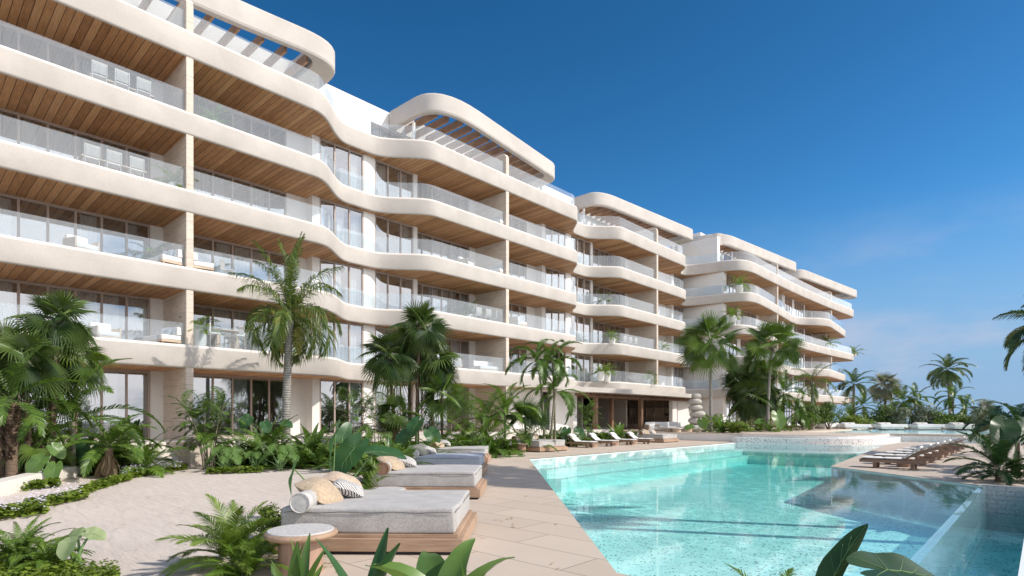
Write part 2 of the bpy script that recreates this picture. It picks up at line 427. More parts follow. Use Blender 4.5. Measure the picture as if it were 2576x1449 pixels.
M['water'] = m_water('pool_water', 0.085, (0.03, 0.87, 0.84), 0.016)
def m_brick():
    t = NT('split_stone'); sp = t.n('SeparateXYZ', {0: t.vec('Position')})
    cv = t.n('CombineXYZ', {'X': sp.outputs['Y'], 'Y': sp.outputs['Z']}).outputs[0]
    br = t.n('TexBrick', {'Vector': cv, 'Scale': 1.0, 'Mortar Size': 0.006, 'Brick Width': 0.36, 'Row Height': 0.115, 'Color1': (0.50, 0.47, 0.46, 1), 'Color2': (0.42, 0.39, 0.385, 1), 'Mortar': (0.2, 0.18, 0.17, 1)})
    nz = t.noise(18, t.vec('Position'), 6, 0.7)
    t.l(t.mix(0.5, br.outputs['Color'], t.ramp(nz, [(0.3, (0.25, 0.235, 0.23)), (0.6, (0.62, 0.59, 0.58))])), t.bsdf.inputs['Base Color'])
    t.bsdf.inputs['Roughness'].default_value = 0.9
    t.bump(t.math('SUBTRACT', nz, br.outputs['Fac']), 0.8, 0.03)
    return t.m
M['brick'] = m_brick()
def m_sea():
    t = NT('sea_water'); n = t.noise(0.08, t.vec('Position', (1, 1, 1)), 5)
    t.l(t.ramp(n, [(0.3, (0.03, 0.12, 0.22)), (0.7, (0.05, 0.19, 0.30))]), t.bsdf.inputs['Base Color']); t.bsdf.inputs['Roughness'].default_value = 0.35
    t.bump(t.noise(0.6, t.vec('Position'), 4), 0.6, 0.5)
    return t.m
M['sea'] = m_sea()
def m_acrylic():
    t = NT('acrylic_wall'); t.t.nodes.remove(t.bsdf)
    fr = t.math('MULTIPLY', t.n('Fresnel', {'IOR': 1.45}).outputs[0], t.math('SUBTRACT', 1.0, t.n('NewGeometry').outputs['Backfacing']))
    tr = t.n('BsdfTransparent', {'Color': (0.86, 0.97, 0.98, 1)}).outputs[0]
    df = t.n('BsdfTranslucent', {'Color': (0.62, 0.88, 0.92, 1)}).outputs[0]
    d2 = t.n('BsdfDiffuse', {'Color': (0.66, 0.86, 0.90, 1)}).outputs[0]
    mdf = t.n('MixShader', {0: 0.5, 1: df, 2: d2}).outputs[0]
    a = t.n('MixShader', {0: 0.38, 1: tr, 2: mdf}).outputs[0]
    gl = t.n('BsdfGlossy', {'Color': (1, 1, 1, 1), 'Roughness': 0.03}).outputs[0]
    t.l(t.n('MixShader', {0: fr, 1: a, 2: gl}).outputs[0], t.out.inputs['Surface'])
    return t.m
M['acrylic'] = m_acrylic()
# ------------------------------------------------------------------ ground, pools, decks
WL = -0.05                                                                  # water level of the main pool
POOL = [(5.75, 1.25), (19.8, 1.25), (23.81, 5.83), (27.8, 6.2), (44.6, 7.7), (42.6, 9.2), (42.4, 10.5), (42.4, 16.6), (19.1, 16.6), (5.75, 3.65)]
TROUGH = [(5.75, 0.22), (19.6, 0.22), (19.6, 1.12), (5.75, 1.12)]
def holed(outer, holes, z, name, m):
    loops = [outer] + holes
    tri = tessellate_polygon([[Vector((x, y, 0)) for x, y in lp] for lp in loops])
    vs = [(x, y, z) for lp in loops for x, y in lp]; fs = []
    for t in tri:
        a, b, c = [Vector(vs[i]) for i in t]
        fs.append(tuple(t) if (b-a).cross(c-a).z > 0 else tuple(t[::-1]))
    return MB().add(vs, fs).build(name, m)
def inset(poly, d):
    n = len(poly); out = []
    A = sum(poly[i][0]*poly[(i+1)%n][1]-poly[(i+1)%n][0]*poly[i][1] for i in range(n)); sg = 1 if A > 0 else -1
    for i in range(n):
        p0, p1, p2 = Vector(poly[i-1]), Vector(poly[i]), Vector(poly[(i+1)%n])
        a = (p1-p0).normalized(); b = (p2-p1).normalized()
        na = Vector((-a.y, a.x))*sg; nb = Vector((-b.y, b.x))*sg
        h = (na+nb); h = h / max(0.3, h.length_squared) * 2 * d
        out.append((p1.x+h.x, p1.y+h.y))
    return out
PIT = [(5.75, 0.22), (19.7, 0.22), (19.7, 1.13), (23.81, 5.83)] + POOL[3:]      # pool and trough together, as cut out of the ground
struct(holed([(-120, -160), (140, -160), (140, 140), (-120, 140)], [PIT], -0.03, 'sand', M['sand']))
# stone tile decks (a step of 3 cm above the sand)
left_deck = [(-8, -9), (5.75, -9), (5.75, 0.22), (5.75, 3.65), (19.1, 16.6), (42.4, 16.6), (43.4, 17.2), (43.4, 23.6), (18.6, 22.6), (15.4, 20.0), (3.0, 7.6), (-8, -3.3)]
struct(MB().prism(left_deck, -0.029, 0.0).build('pool_deck', M['deck']))
right_deck = [(23.81, 5.83), (19.8, 1.25), (19.8, -6), (64, -6), (64, 7.6), (44.6, 7.7), (27.8, 6.2)]
struct(MB().prism(right_deck, -0.029, -0.001).build('pool_deck', M['deck']))
struct(MB().prism([(5.75, -9), (19.8, -9), (19.8, 0.09), (5.75, 0.09)], -1.3, 0.0).build('pool_deck', M['curb']))
# main pool basin: floor, walls, a white ledge round the rim
pb = MB(); n = len(POOL); FL = -1.42
pb.prism(POOL, FL-0.2, FL)
basin = struct(pb.build('pool_basin', M['pool_tile']))
wl = MB()
for i in range(n):
    a, b = Vector(POOL[i]), Vector(POOL[(i+1) % n])
    if i == 0: continue
    nx = Vector(((b-a).y, -(b-a).x)).normalized() * 0.06
    wl.add([(a.x, a.y, FL), (b.x, b.y, FL), (b.x, b.y, -0.006), (a.x, a.y, -0.006), (a.x+nx.x, a.y+nx.y, FL), (b.x+nx.x, b.y+nx.y, FL), (b.x+nx.x, b.y+nx.y, -0.006), (a.x+nx.x, a.y+nx.y, -0.006)],
           [(0,3,2,1), (3,7,6,2), (4,5,6,7)])
struct(wl.build('pool_wall', M['ledge_tile']))
inn = inset(POOL, 0.75); inn2 = inset(POOL, 1.35)
lg = MB()
for i in range(1, n):
    a, b, c, d = POOL[i], POOL[(i+1) % n], inn[(i+1) % n], inn[i]
    if i in (1, 2, 3, 8, 9): continue
    lg.prism([a, b, c, d], FL, -0.45)
    if i in (4, 5, 6, 7):
        e, f = inn2[(i+1) % n], inn2[i]
        lg.prism([d, c, e, f], FL, -0.85)
struct(lg.build('pool_ledge', M['ledge_tile']))
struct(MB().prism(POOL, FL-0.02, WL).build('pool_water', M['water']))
# glass-sided edge and the catch trough below it
tag(MB().box(5.75, 19.78, 1.13, 1.25, FL, 0.0).build('acrylic_pool_wall', M['acrylic']), 'clear acrylic pool wall between the main pool and the low catch trough', 'pool wall')
struct(MB().box(5.75, 19.7, 0.22, 1.13, -1.25, -1.15).build('trough_floor', M['pool_tile']))
tw = MB()
tw.box(5.75, 19.7, 0.10, 0.215, -1.2, 0.012)
struct(tw.build('trough_coping', M['ledge_tile']))
struct(MB().box(5.752, 19.69, 0.222, 1.128, -1.22, -0.70).build('trough_water', m_water('trough_water', 0.5, (0.35, 0.85, 0.85), 0.06)))
bw = MB(); bw.box(19.705, 19.82, -2.5, 1.22, -1.3, 0.03)
tag(bw.build('stone_planter_wall', M['brick']), 'split grey stone wall at the end of the catch trough', 'wall')
# raised terrace at the far end: two rounded tiers of steps
def rrect(x0, x1, y0, y1, r, k=10):
    pts = []
    for cx, cy_, a0 in ((x1-r, y1-r, 0), (x0+r, y1-r, 90), (x0+r, y0+r, 180), (x1-r, y0+r, 270)):
        for i in range(k+1):
            a = R(a0 + 90*i/k); pts.append((cx + r*math.cos(a), cy_ + r*math.sin(a)))
    return pts
t1 = [(x, y) for x, y in rrect(42.45, 66, 8.3, 40, 5.6, 12)]
tier = [(42.42, 17.0), (42.42, 13.6)] + [(48.0-5.6*math.cos(R(a)), 13.6-5.6*math.sin(R(a))) for a in range(8, 91, 8)] + [(60, 8.0), (60, 17.0)]
struct(MB().prism([(x, y) for x, y in tier], -1.4, 0.37).build('step_lower_tier', M['terrazzo']))
tier2 = [(43.9, 36), (43.9, 16.6)] + [(43.4, 16.6), (43.4, 13.6)] + [(48.4-5.0*math.cos(R(a)), 13.6-4.9*math.sin(R(a))) for a in range(8, 91, 8)] + [(52.5, 8.75), (52.5, 16), (110, 16), (110, 60), (62, 60), (62, 36)]
up = struct(MB().prism(tier2, 0.0, 0.56).build('terrace', M['white_wall']))
struct(MB().prism(inset(tier2, -0.03), 0.56, 0.60).build('terrace_paving', M['deck']))
# second pool, level with the terrace
p2 = [(52.6, 2.0), (96, 2.0), (96, 15.6), (52.6, 15.6)]
struct(MB().prism([(52.5, -8), (110, -8), (110, 15.9), (52.5, 15.9)], -0.4, 0.44).build('far_pool_basin', M['pool_tile']))
struct(MB().box(53.2, 80, 1.0, 15.2, 0.445, 0.50).build('far_pool_water', M['water']))
fr = MB(); fr.box(52.5, 53.2, -8, 15.9, 0.44, 0.58); fr.box(80, 110, -8, 15.9, 0.44, 0.60); fr.box(53.2, 80, -8, 1.0, 0.44, 0.58); fr.box(53.2, 80, 15.2, 15.9, 0.44, 0.58)
struct(fr.build('far_pool_coping', M['deck']))
struct(MB().add([(105, -700, -3), (760, -700, -3), (760, 700, -3), (105, 700, -3)], [(0,1,2,3)]).build('sea', M['sea']))
# podium the building stands on, its steps, the curb along the left bed
PZ = 0.80
pod = MB(); pod.prism([(-40, 25.9), (4.6, 25.9), (4.6, 26.5), (8.0, 26.5), (8.0, 25.7), (36.5, 27.2), (43.85, 27.2), (43.85, 60), (-40, 60)], -0.4, PZ)
struct(pod.build('podium', M['curb']))
st = MB()
for i in range(5): st.box(4.7, 7.7, 24.3 + 0.42*i, 26.5, -0.3 if i == 0 else PZ/5.5*i, PZ/5.5*(i+1))
tag(st.build('garden_steps', M['curb'], bevel=0.01), 'pale stone steps from the sand up to the ground floor terrace', 'steps')
sw = MB(); sw.prism([(7.72, 23.6), (8.3, 23.6), (9.4, 25.7), (7.72, 26.4)], -0.3, PZ+0.02)
tag(sw.build('step_side_wall', M['trav'], bevel=0.03), 'low tapering travertine wall beside the garden steps', 'wall')
cb = MB(); cpts = [(-3.2, 9.5), (-0.6, 13.6), (1.5, 17.2), (3.2, 20.6), (4.7, 23.2), (5.2, 24.3)]
rows = []
def smooth_path(P, k=6):
    out = []
    for i in range(len(P)-1):
        p0, p1, p2, p3 = [Vector(P[max(0, min(len(P)-1, j))]) for j in (i-1, i, i+1, i+2)]
        for s in range(k):
            t = s/k
            out.append(0.5*((2*p1) + (p2-p0)*t + (2*p0-5*p1+4*p2-p3)*t*t + (3*p1-p0-3*p2+p3)*t**3))
    out.append(Vector(P[-1])); return out
cp = smooth_path(cpts)
for i, p in enumerate(cp):
    d = (cp[min(i+1, len(cp)-1)] - cp[max(i-1, 0)]).normalized(); nn = Vector((-d.y, d.x))
    q0 = p; q1 = p + nn*0.45
    rows.append([(q0.x, q0.y, -0.05), (q0.x, q0.y, 0.26), (q0.x+nn.x*.03, q0.y+nn.y*.03, 0.30), (q1.x, q1.y, 0.30), (q1.x, q1.y, -0.05)])
cb.grid(rows)
tag(cb.build('garden_curb', M['curb'], smooth=40), 'low cream curb curving along the left garden bed', 'curb')
bed = [(p.x+(-0.3), p.y+0.1) for p in cp] + [(4.6, 25.8), (-14, 25.8), (-14, 9)]
struct(MB().prism(bed, -0.05, 0.12).build('garden_soil', M['soil']))
struct(MB().prism([(8.6, 25.6), (11.2, 21.2), (15.8, 22.4), (20, 25.4), (43.5, 25.6), (43.5, 27.1), (36.5, 27.1)], -0.05, 0.10).build('garden_soil', M['soil']))
cw = MB(); cw.box(11.3, 19.5, 25.5, 25.62, 0, 0.55); 
tag(cw.build('planter_wall', M['brick']), 'low rough stone planter wall behind the tall palm', 'wall')
# ------------------------------------------------------------------ the apartment building
ZB = {k: 4.042 + 3.5*(k-1) for k in range(1, 7)}
APT = thing('apartment_building', 'long cream apartment building with wavy balconies and timber soffits', 'apartment building', (30, 33, 0))
inv = Matrix.Translation((-30, -33, 0))
def bpart(mb, name, m, parent=APT, **kw):
    mb.v = [(x-30, y-33, z) for x, y, z in mb.v] if parent is APT else mb.v
    return mb.build(name, m, parent, **kw)
def bsub(mb, name, m, parent, **kw):
    mb.v = [(x-30, y-33, z) for x, y, z in mb.v]
    return mb.build(name, m, parent, **kw)
def sst(a, b, x): t = max(0, min(1, (x-a)/(b-a))); return t*t*(3-2*t)
def front1(X, k):
    y = 28.25
    s = (0.25 if k == 3 else 0.5 if k == 2 else 0.8 if k == 1 else 0.0)
    for (a, b, c, d) in ((-8, -4.5, -1.0, 2.7), (15.3+s, 18.6+s*.6, 20.2, 23.6), (38.3-s*.5, 41.2-s*.5, 42.6-s*.3, 45.6)):
        y += 2.12 * (sst(a, b, X) - sst(c, d, X))
    return y
def slab_curve(k):
    pts = []; X = -16.0
    while X < 57.0: pts.append((X, front1(X, k))); X += 0.3
    s = 0.0 if k != 1 else 0.3
    if k % 2 == 1:
        tail = [(57.0, 28.25), (58.0, 28.3), (59.0, 28.75), (60.2, 29.8), (61.3, 30.1), (62.0, 29.3), (62.5, 27.6), (63.0, 25.6), (64.0, 24.3), (66.2, 23.85), (70, 23.85), (82, 23.7), (95, 23.2), (104, 22.6), (106.3, 22.7), (107, 23.6), (107, 26), (106, 36)]
    else:
        tail = [(57.0, 28.25), (58.4, 28.4), (59.3, 28.9), (60.4, 29.8), (61.4, 30.0), (62.1, 29.0), (62.6, 26.8), (63.0, 24.9), (64.0, 23.7), (66.0, 23.4), (70, 23.6), (76, 24.1), (82.5, 24.7), (85.0, 24.3), (87.2, 22.7), (89.4, 22.0), (92, 22.1), (97, 22.5), (101.5, 22.9), (103.2, 23.2), (103.8, 24.0), (104, 26), (104, 36)]
    pts += [(p.x, p.y) for p in smooth_path(tail, 7)]
    return pts
def off(pts, d):
    out = []
    for i, p in enumerate(pts):
        a = Vector(pts[max(i-1, 0)]); b = Vector(pts[min(i+1, len(pts)-1)]); t = (b-a).normalized()
        out.append((p[0] - t.y*d, p[1] + t.x*d))
    return out
BACK = 36.5
def floor_at(k): return PZ if k == 0 else ZB[k] + 1.0
for k in range(1, 6):
    z = ZB[k]; H = 1.06 if k < 5 else 1.22
    pts = slab_curve(k)
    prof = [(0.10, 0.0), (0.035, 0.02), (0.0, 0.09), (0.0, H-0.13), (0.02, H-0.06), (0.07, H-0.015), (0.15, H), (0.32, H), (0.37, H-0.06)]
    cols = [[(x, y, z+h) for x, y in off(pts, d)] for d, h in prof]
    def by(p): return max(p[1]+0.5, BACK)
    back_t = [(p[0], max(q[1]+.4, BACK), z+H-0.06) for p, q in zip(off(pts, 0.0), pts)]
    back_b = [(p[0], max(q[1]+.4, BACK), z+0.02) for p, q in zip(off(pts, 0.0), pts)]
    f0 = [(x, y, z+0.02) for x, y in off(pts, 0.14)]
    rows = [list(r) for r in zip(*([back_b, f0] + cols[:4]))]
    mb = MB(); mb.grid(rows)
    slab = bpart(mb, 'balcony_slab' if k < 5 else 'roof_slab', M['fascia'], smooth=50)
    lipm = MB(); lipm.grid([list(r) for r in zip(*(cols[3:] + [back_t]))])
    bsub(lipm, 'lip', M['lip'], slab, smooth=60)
    so = MB(); a = off(pts, 0.12)
    so.grid([[(x, y, z+0.008), (x, max(y+0.3, min(BACK, 33.0)), z+0.008)] for x, y in a][::-1])
    so.v = so.v
    bsub(so, 'soffit', M['soffit'], slab)
    # glass balustrade standing on the lip, cut into panels
    g = MB(); r0 = off(pts, 0.24); r1 = off(pts, 0.262)
    acc = 0; start = 0; lo = z+H-0.02; hi = lo + (1.0 if k < 5 else 0.95)
    for i in range(1, len(pts)):
        acc += math.hypot(r0[i][0]-r0[i-1][0], r0[i][1]-r0[i-1][1])
        if acc > 2.1 or i == len(pts)-1:
            seg0 = r0[start:i+1]; seg1 = r1[start:i+1]
            p = seg0[-1]; q = seg0[-2]; L = math.hypot(p[0]-q[0], p[1]-q[1]); f = 1 - 0.012/max(L, .02)
            seg0 = seg0[:-1] + [(q[0]+(p[0]-q[0])*f, q[1]+(p[1]-q[1])*f)]
            g.grid([[(a[0], a[1], lo), (b[0], b[1], lo), (b[0], b[1], hi), (a[0], a[1], hi)] for a, b in zip(seg0, seg1)], close=True)
            start = i; acc = 0
    bsub(g, 'glass_balustrade', M['rail'], slab, smooth=30)

# travertine party walls, one per bay line, with a rounded upstand on the roof terrace
for i, (X, y0, y1) in enumerate(((9.1, 28.30, 31.6), (30.05, 28.30, 31.6), (51.9, 28.30, 31.6), (74.0, 24.0, 26.4), (96.0, 23.4, 26.0))):
    mb = MB()
    for k in range(0, 5):
        zz0 = (PZ if k == 0 else ZB[k] + 0.99)
        if k == 0 and i in (2,): continue
        yy = y0 + (0.7 if i == 4 and k % 2 else 0)
        mb.box(X, X+0.30, yy, y1, zz0, ZB[k+1]+0.03)
    # rounded roof upstand
    zt = 20.85; r = 0.45; prof = [(y0, ZB[5]+1.1)] + [(y0+r-r*math.cos(R(a)), zt-r+r*math.sin(R(a))) for a in range(0, 91, 15)] + [(33.4 if i < 3 else 28, zt), (33.4 if i < 3 else 28, ZB[5]+1.1)]
    n_ = len(prof); vs = [(X, y, z) for y, z in prof] + [(X+0.30, y, z) for y, z in prof]
    mb.add(vs, [tuple(range(n_-1, -1, -1)), tuple(range(n_, 2*n_))] + [(j, (j+1) % n_, (j+1) % n_+n_, j+n_) for j in range(n_)])
    bpart(mb, 'party_wall', M['trav'], bevel=0.012)

rng = random.Random(3)
class Pieces:
    """boxes that each become a wall part of their own"""
    def __init__(s, nm=None): s.L = []; s.nm = nm
    def box(s, *a): s.L.append(a)
    def flush(s, m):
        for a in s.L:
            w_ = max(a[1]-a[0], a[3]-a[2])
            bpart(MB().box(*a), s.nm or ('pier' if w_ < 1.4 else 'gable_wall'), m)
def window(x0, x1, Y, z0, z1, n, curtain=0.5, axis='X'):
    """one glazed opening of n full height panels: frame, panes, curtains"""
    def tr(mb):
        if axis == 'Y': mb.v = [(Y - (y-Y), x, z) for x, y, z in mb.v]
        return mb
    fm = MB(); wv = (x1-x0)/n
    fm.box(x0, x1, Y-0.03, Y+0.09, z1-0.13, z1-0.012); fm.box(x0, x1, Y-0.03, Y+0.09, z0, z0+0.07)
    for i in range(n+1):
        c = x0 + wv*i; c = max(x0+0.045, min(x1-0.045, c))
        fm.box(c-0.045, c+0.045, Y-0.032, Y+0.092, z0+0.07, z1-0.13)
    fr_ = bpart(tr(fm), 'window', M['frame'])
    pn = MB()
    for i in range(n):
        pn.box(x0+wv*i+0.045, x0+wv*(i+1)-0.045, Y+0.02, Y+0.04, z0+0.07, z1-0.13)
    bsub(tr(pn), 'pane', M['pane'], fr_)
    ct = MB(); any_ = False
    for i in range(n):
        if rng.random() < curtain:
            any_ = True
            a = x0 + wv*i + rng.uniform(0, 0.3)*wv; b = a + wv*rng.uniform(0.45, 1.0); b = min(b, x1-0.05)
            m_ = max(6, int((b-a)/0.045)); ph = rng.uniform(0, 6)
            ct.grid([[(a+(b-a)*j/m_, Y+0.34+0.035*math.sin(ph+j*1.5)+0.012*math.sin(j*0.63), zz) for zz in (z0+0.05, z1-0.10)] for j in range(m_+1)])
    if any_: bsub(tr(ct), 'curtain', M['curtain'], fr_, smooth=180)
    return fr_

for k in range(0, 5):
    z0 = floor_at(k) if k else PZ; z1 = ZB[k+1] + 0.015
    wl = Pieces()
    rest = (k == 0)
    # forward bays between the recesses; their side walls close the recess
    bays = [(-4.6, 2.4), (16.5, 24.05), (37.05, 44.45), (59.9, 62.95)]
    if rest: bays = bays[:2]
    for bi, (a, b) in enumerate(bays):
        wl.box(a, a+0.46, 30.80, 31.75, z0, z1)
        if bi < 3: wl.box(b-0.33, b, 30.80, 31.75, z0, z1)
    for a, b in (((19.9, 20.72),) if rest else ((-1.6, -0.8), (19.9, 20.72), (40.34, 41.1))):
        wl.box(a, b, 30.81, 31.15, z0, z1)
    # solid wall strips at the ends of the recesses
    for a, b in (((8.54, 9.1), (15.3, 16.5), (29.4, 30.05)) if rest else ((8.54, 9.1), (15.3, 16.5), (29.45, 30.05), (35.9, 37.05), (51.15, 51.9), (57.4, 59.9))):
        wl.box(a, b, 31.50, 31.75, z0, z1)
    if not rest or True:
        # white gable and front of the far wing
        wl.box(62.95, 63.25, 26.2, 31.6, z0, z1)
        wl.box(63.25, 63.9, 26.2, 26.5, z0, z1)
        wl.box(67.0, 68.0, 26.2, 26.5, z0, z1); wl.box(73.0, 74.0, 26.2, 26.5, z0, z1)
        wl.box(79.8, 80.0, 25.3, 26.2, z0, z1); wl.box(80.0, 80.9, 25.3, 25.6, z0, z1); wl.box(84.0, 84.8, 25.3, 25.6, z0, z1); wl.box(89.2, 89.6, 25.3, 26.2, z0, z1)
        wl.box(95.2, 96.0, 26.0, 26.3, z0, z1); wl.box(101.6, 102.0, 25.2, 36, z0, z1); wl.box(97.8, 98.2, 25.2, 25.5, z0, z1)
    wl.flush(M['white_wall'])
    B = [(2.75, 8.54, 31.5, 6, 0.55), (9.42, 15.3, 31.5, 6, 0.55), (16.97, 19.9, 30.85, 3, 0.7), (20.72, 23.71, 30.85, 3, 0.7), (24.1, 29.4, 31.5, 6, 0.6)]
    if not rest:
        B += [(30.4, 35.9, 31.5, 6, 0.5), (37.52, 40.34, 30.85, 3, 0.6), (41.1, 44.1, 30.85, 3, 0.6), (44.5, 51.15, 31.5, 7, 0.55), (52.2, 57.4, 31.5, 5, 0.4), (60.4, 62.7, 30.85, 3, 0.4), (-4.2, -1.6, 30.85, 3, 0.5), (-0.8, 2.05, 30.85, 3, 0.5), (-15, -5, 31.5, 9, 0.5)]
    B += [(63.9, 67.0, 26.25, 3, 0.4), (68.0, 73.0, 26.25, 5, 0.4), (74.4, 79.8, 26.25, 5, 0.5), (80.9, 84.0, 25.35, 3, 0.5), (84.8, 89.2, 25.35, 4, 0.5), (89.6, 95.2, 26.05, 5, 0.5), (98.2, 101.6, 25.25, 3, 0.6)]
    for (a, b, Y, n_, cu) in B: window(a, b, Y, z0, z1, n_, cu)
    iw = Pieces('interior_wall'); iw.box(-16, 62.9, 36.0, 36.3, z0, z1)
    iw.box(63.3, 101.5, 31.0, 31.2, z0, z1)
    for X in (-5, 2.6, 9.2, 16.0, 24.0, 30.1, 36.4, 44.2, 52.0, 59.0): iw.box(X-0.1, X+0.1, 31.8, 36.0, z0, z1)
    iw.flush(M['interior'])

# penthouse walls set back on the roof
ph = Pieces('penthouse_wall'); RZ = ZB[5] + 1.16
for a, b in ((-16, 22.2), (25.0, 43.2), (46.2, 63.2)): ph.box(a, b, 33.5, 36.5, RZ, 23.05)
ph.box(22.2, 25.0, 33.5, 36.5, 21.9, 23.05); ph.box(43.2, 46.2, 33.5, 36.5, 21.9, 23.05)
ph.box(22.2, 46.2, 34.2, 34.4, RZ, 21.9)
ph.box(65.6, 67.2, 30.0, 33.0, RZ, 23.9); ph.box(63.8, 64.5, 27.2, 33.0, RZ, 22.4); ph.box(64.5, 66.0, 28.7, 29.0, RZ, 22.4); ph.box(63.8, 104, 32.0, 33.0, RZ, 22.6); ph.box(67.8, 69.2, 28.7, 29.0, RZ, 22.4)
ph.box(86.0, 103.0, 28.0, 28.3, RZ, 22.4)
ph.flush(M['white_wall'])
window(22.25, 24.95, 33.75, RZ, 21.88, 3, 0.3); window(43.25, 46.15, 33.75, RZ, 21.88, 3, 0.3)
window(66.1, 67.7, 28.8, RZ, 22.2, 3, 0.3); window(69.3, 82, 28.8, RZ, 22.2, 11, 0.3)

# pergola rings on the roof, each with its timber beams and slim posts
def ring(name_poly, hole, z0=21.80, z1=23.12, beams=(), posts=(), beamspec=(0.13, 0.5)):
    n1 = len(name_poly); mb = MB()
    prof_o = [(0.16, z0), (0.05, z0+0.05), (0.0, z0+0.16), (0.0, z1-0.16), (0.05, z1-0.05), (0.16, z1)]
    A = sum(name_poly[i][0]*name_poly[(i+1)%n1][1]-name_poly[(i+1)%n1][0]*name_poly[i][1] for i in range(n1))
    if A < 0: name_poly = name_poly[::-1]
    nh = len(hole); A2 = sum(hole[i][0]*hole[(i+1)%nh][1]-hole[(i+1)%nh][0]*hole[i][1] for i in range(nh))
    if A2 < 0: hole = hole[::-1]
    loops = []
    for d, z in prof_o:
        q = inset(name_poly, d) if d else name_poly
        loops.append([(x, y, z) for x, y in q])
    for i in range(len(loops)-1):
        b0 = len(mb.v); mb.v += loops[i] + loops[i+1]
        mb.f += [(b0+j, b0+(j+1) % n1, b0+n1+(j+1) % n1, b0+n1+j) for j in range(n1)]
    b0 = len(mb.v); mb.v += [(x, y, z0) for x, y in hole] + [(x, y, z1) for x, y in hole]
    mb.f += [(b0+j, b0+nh+j, b0+nh+(j+1) % nh, b0+(j+1) % nh) for j in range(nh)]
    for z, up_ in ((z0, False), (z1, True)):
        o_ = inset(name_poly, 0.16)
        tri = tessellate_polygon([[Vector((x, y, 0)) for x, y in o_], [Vector((x, y, 0)) for x, y in hole]])
        vs = [(x, y, z) for x, y in o_ + hole]; fs = []
        for t in tri:
            a, b, c = [Vector(vs[i]) for i in t]
            ccw = (b-a).cross(c-a).z > 0
            fs.append(tuple(t) if ccw == up_ else tuple(t[::-1]))
        mb.add(vs, fs)
    rg = bpart(mb, 'pergola', M['fascia'], smooth=50)
    for (xa, ya, yb) in beams:
        bm_ = MB(); bm_.box(xa-beamspec[0]/2, xa+beamspec[0]/2, ya, yb, z0+0.12, z0+0.12+beamspec[1])
        bsub(bm_, 'beam', M['beam'], rg)
    for (xa, ya) in posts:
        pm = MB(); pm.tube([(xa, ya, ZB[5]+1.1), (xa, ya, z0+0.01)], 0.11, 14); bsub(pm, 'post', M['white_wall'], rg, smooth=40)
    return rg
def rr(P, r, k=8):
    """round the corners of polygon P"""
    out = []; n = len(P)
    if not hasattr(r, '__len__'): r = [r]*n
    for i in range(n):
        p0, p1, p2 = Vector(P[i-1]), Vector(P[i]), Vector(P[(i+1) % n])
        a = (p0-p1).normalized(); b = (p2-p1).normalized(); ri = r[i]
        s = p1 + a*min(ri, (p0-p1).length*0.48); e = p1 + b*min(ri, (p2-p1).length*0.48)
        for j in range(k+1):
            t = j/k; out.append(tuple((s*(1-t)**2 + p1*2*t*(1-t) + e*t*t)))
    return out
def bm_list(x0, x1, step, yf, yb): 
    L = []; x = x0
    while x < x1: L.append((x, yf(x), yb)); x += step
    return L
ring(rr([(-3, 30.9), (11, 30.2), (17.9, 29.3), (17.9, 33.45), (-3, 33.45)], [1, 3, 2.6, 0.4, 0.2]), rr([(-2, 31.25), (11, 30.5), (16.4, 29.75), (16.4, 33.2), (-2, 33.2)], [.8, 2, 1.2, .5, .2]), beams=bm_list(-1.4, 16.2, 1.25, lambda x: 30.6, 33.3), posts=[(17.2, 32.2)])
ring(rr([(23.7, 28.2), (38.5, 30.1), (38.5, 33.45), (23.6, 33.45)], [4.2, 1.2, 1.0, .2]), rr([(24.0, 28.55), (37.0, 30.25), (37.0, 33.2), (24.0, 33.2)], [3.4, .6, .6, .2]), beams=bm_list(24.9, 36.9, 0.95, lambda x: 29.75 if x < 26 else 29.3 + (x-26)*.105, 33.3), posts=[(24.2, 31.4), (37.9, 31.6)])
ring(rr([(44.9, 30.4), (62.1, 29.0), (62.4, 32.0), (60.0, 33.45), (44.9, 33.45)], [2.6, .9, .9, .5, .2]), rr([(45.15, 30.7), (60.4, 29.42), (60.4, 31.8), (59, 33.2), (45.15, 33.2)], [2.1, .6, .6, .4, .2]), beams=bm_list(45.9, 60.2, 0.9, lambda x: 30.9 - (x-46)*.085, 33.3), posts=[(45.25, 32.4), (61.3, 31.3)])
ring(rr([(64.5, 27.0), (84.8, 24.8), (85.6, 26.5), (82, 29.0), (69, 29.0), (66.5, 32), (64.2, 32.5)], [2.8, .9, .9, .5, .4, .4, .3]), rr([(64.8, 27.35), (83.2, 25.3), (83.2, 28.6), (64.8, 28.6)], [1.8, .6, .5, .3]), beams=bm_list(66.0, 83.0, 1.0, lambda x: 27.5 - (x-66)*.1, 28.7), posts=[(69.0, 27.6)])
ring(rr([(88.3, 25.3), (110.0, 22.8), (110.6, 24.0), (105, 28.2), (88.3, 28.2)], [1.8, .9, .9, .5, .3]), rr([(88.7, 25.6), (107.8, 23.4), (106.0, 27.6), (88.7, 27.6)], [1.2, .6, .5, .3]), beams=bm_list(89.8, 106, 1.1, lambda x: 25.7 - (x-90)*.1, 27.8), posts=[(96.5, 27.0)])

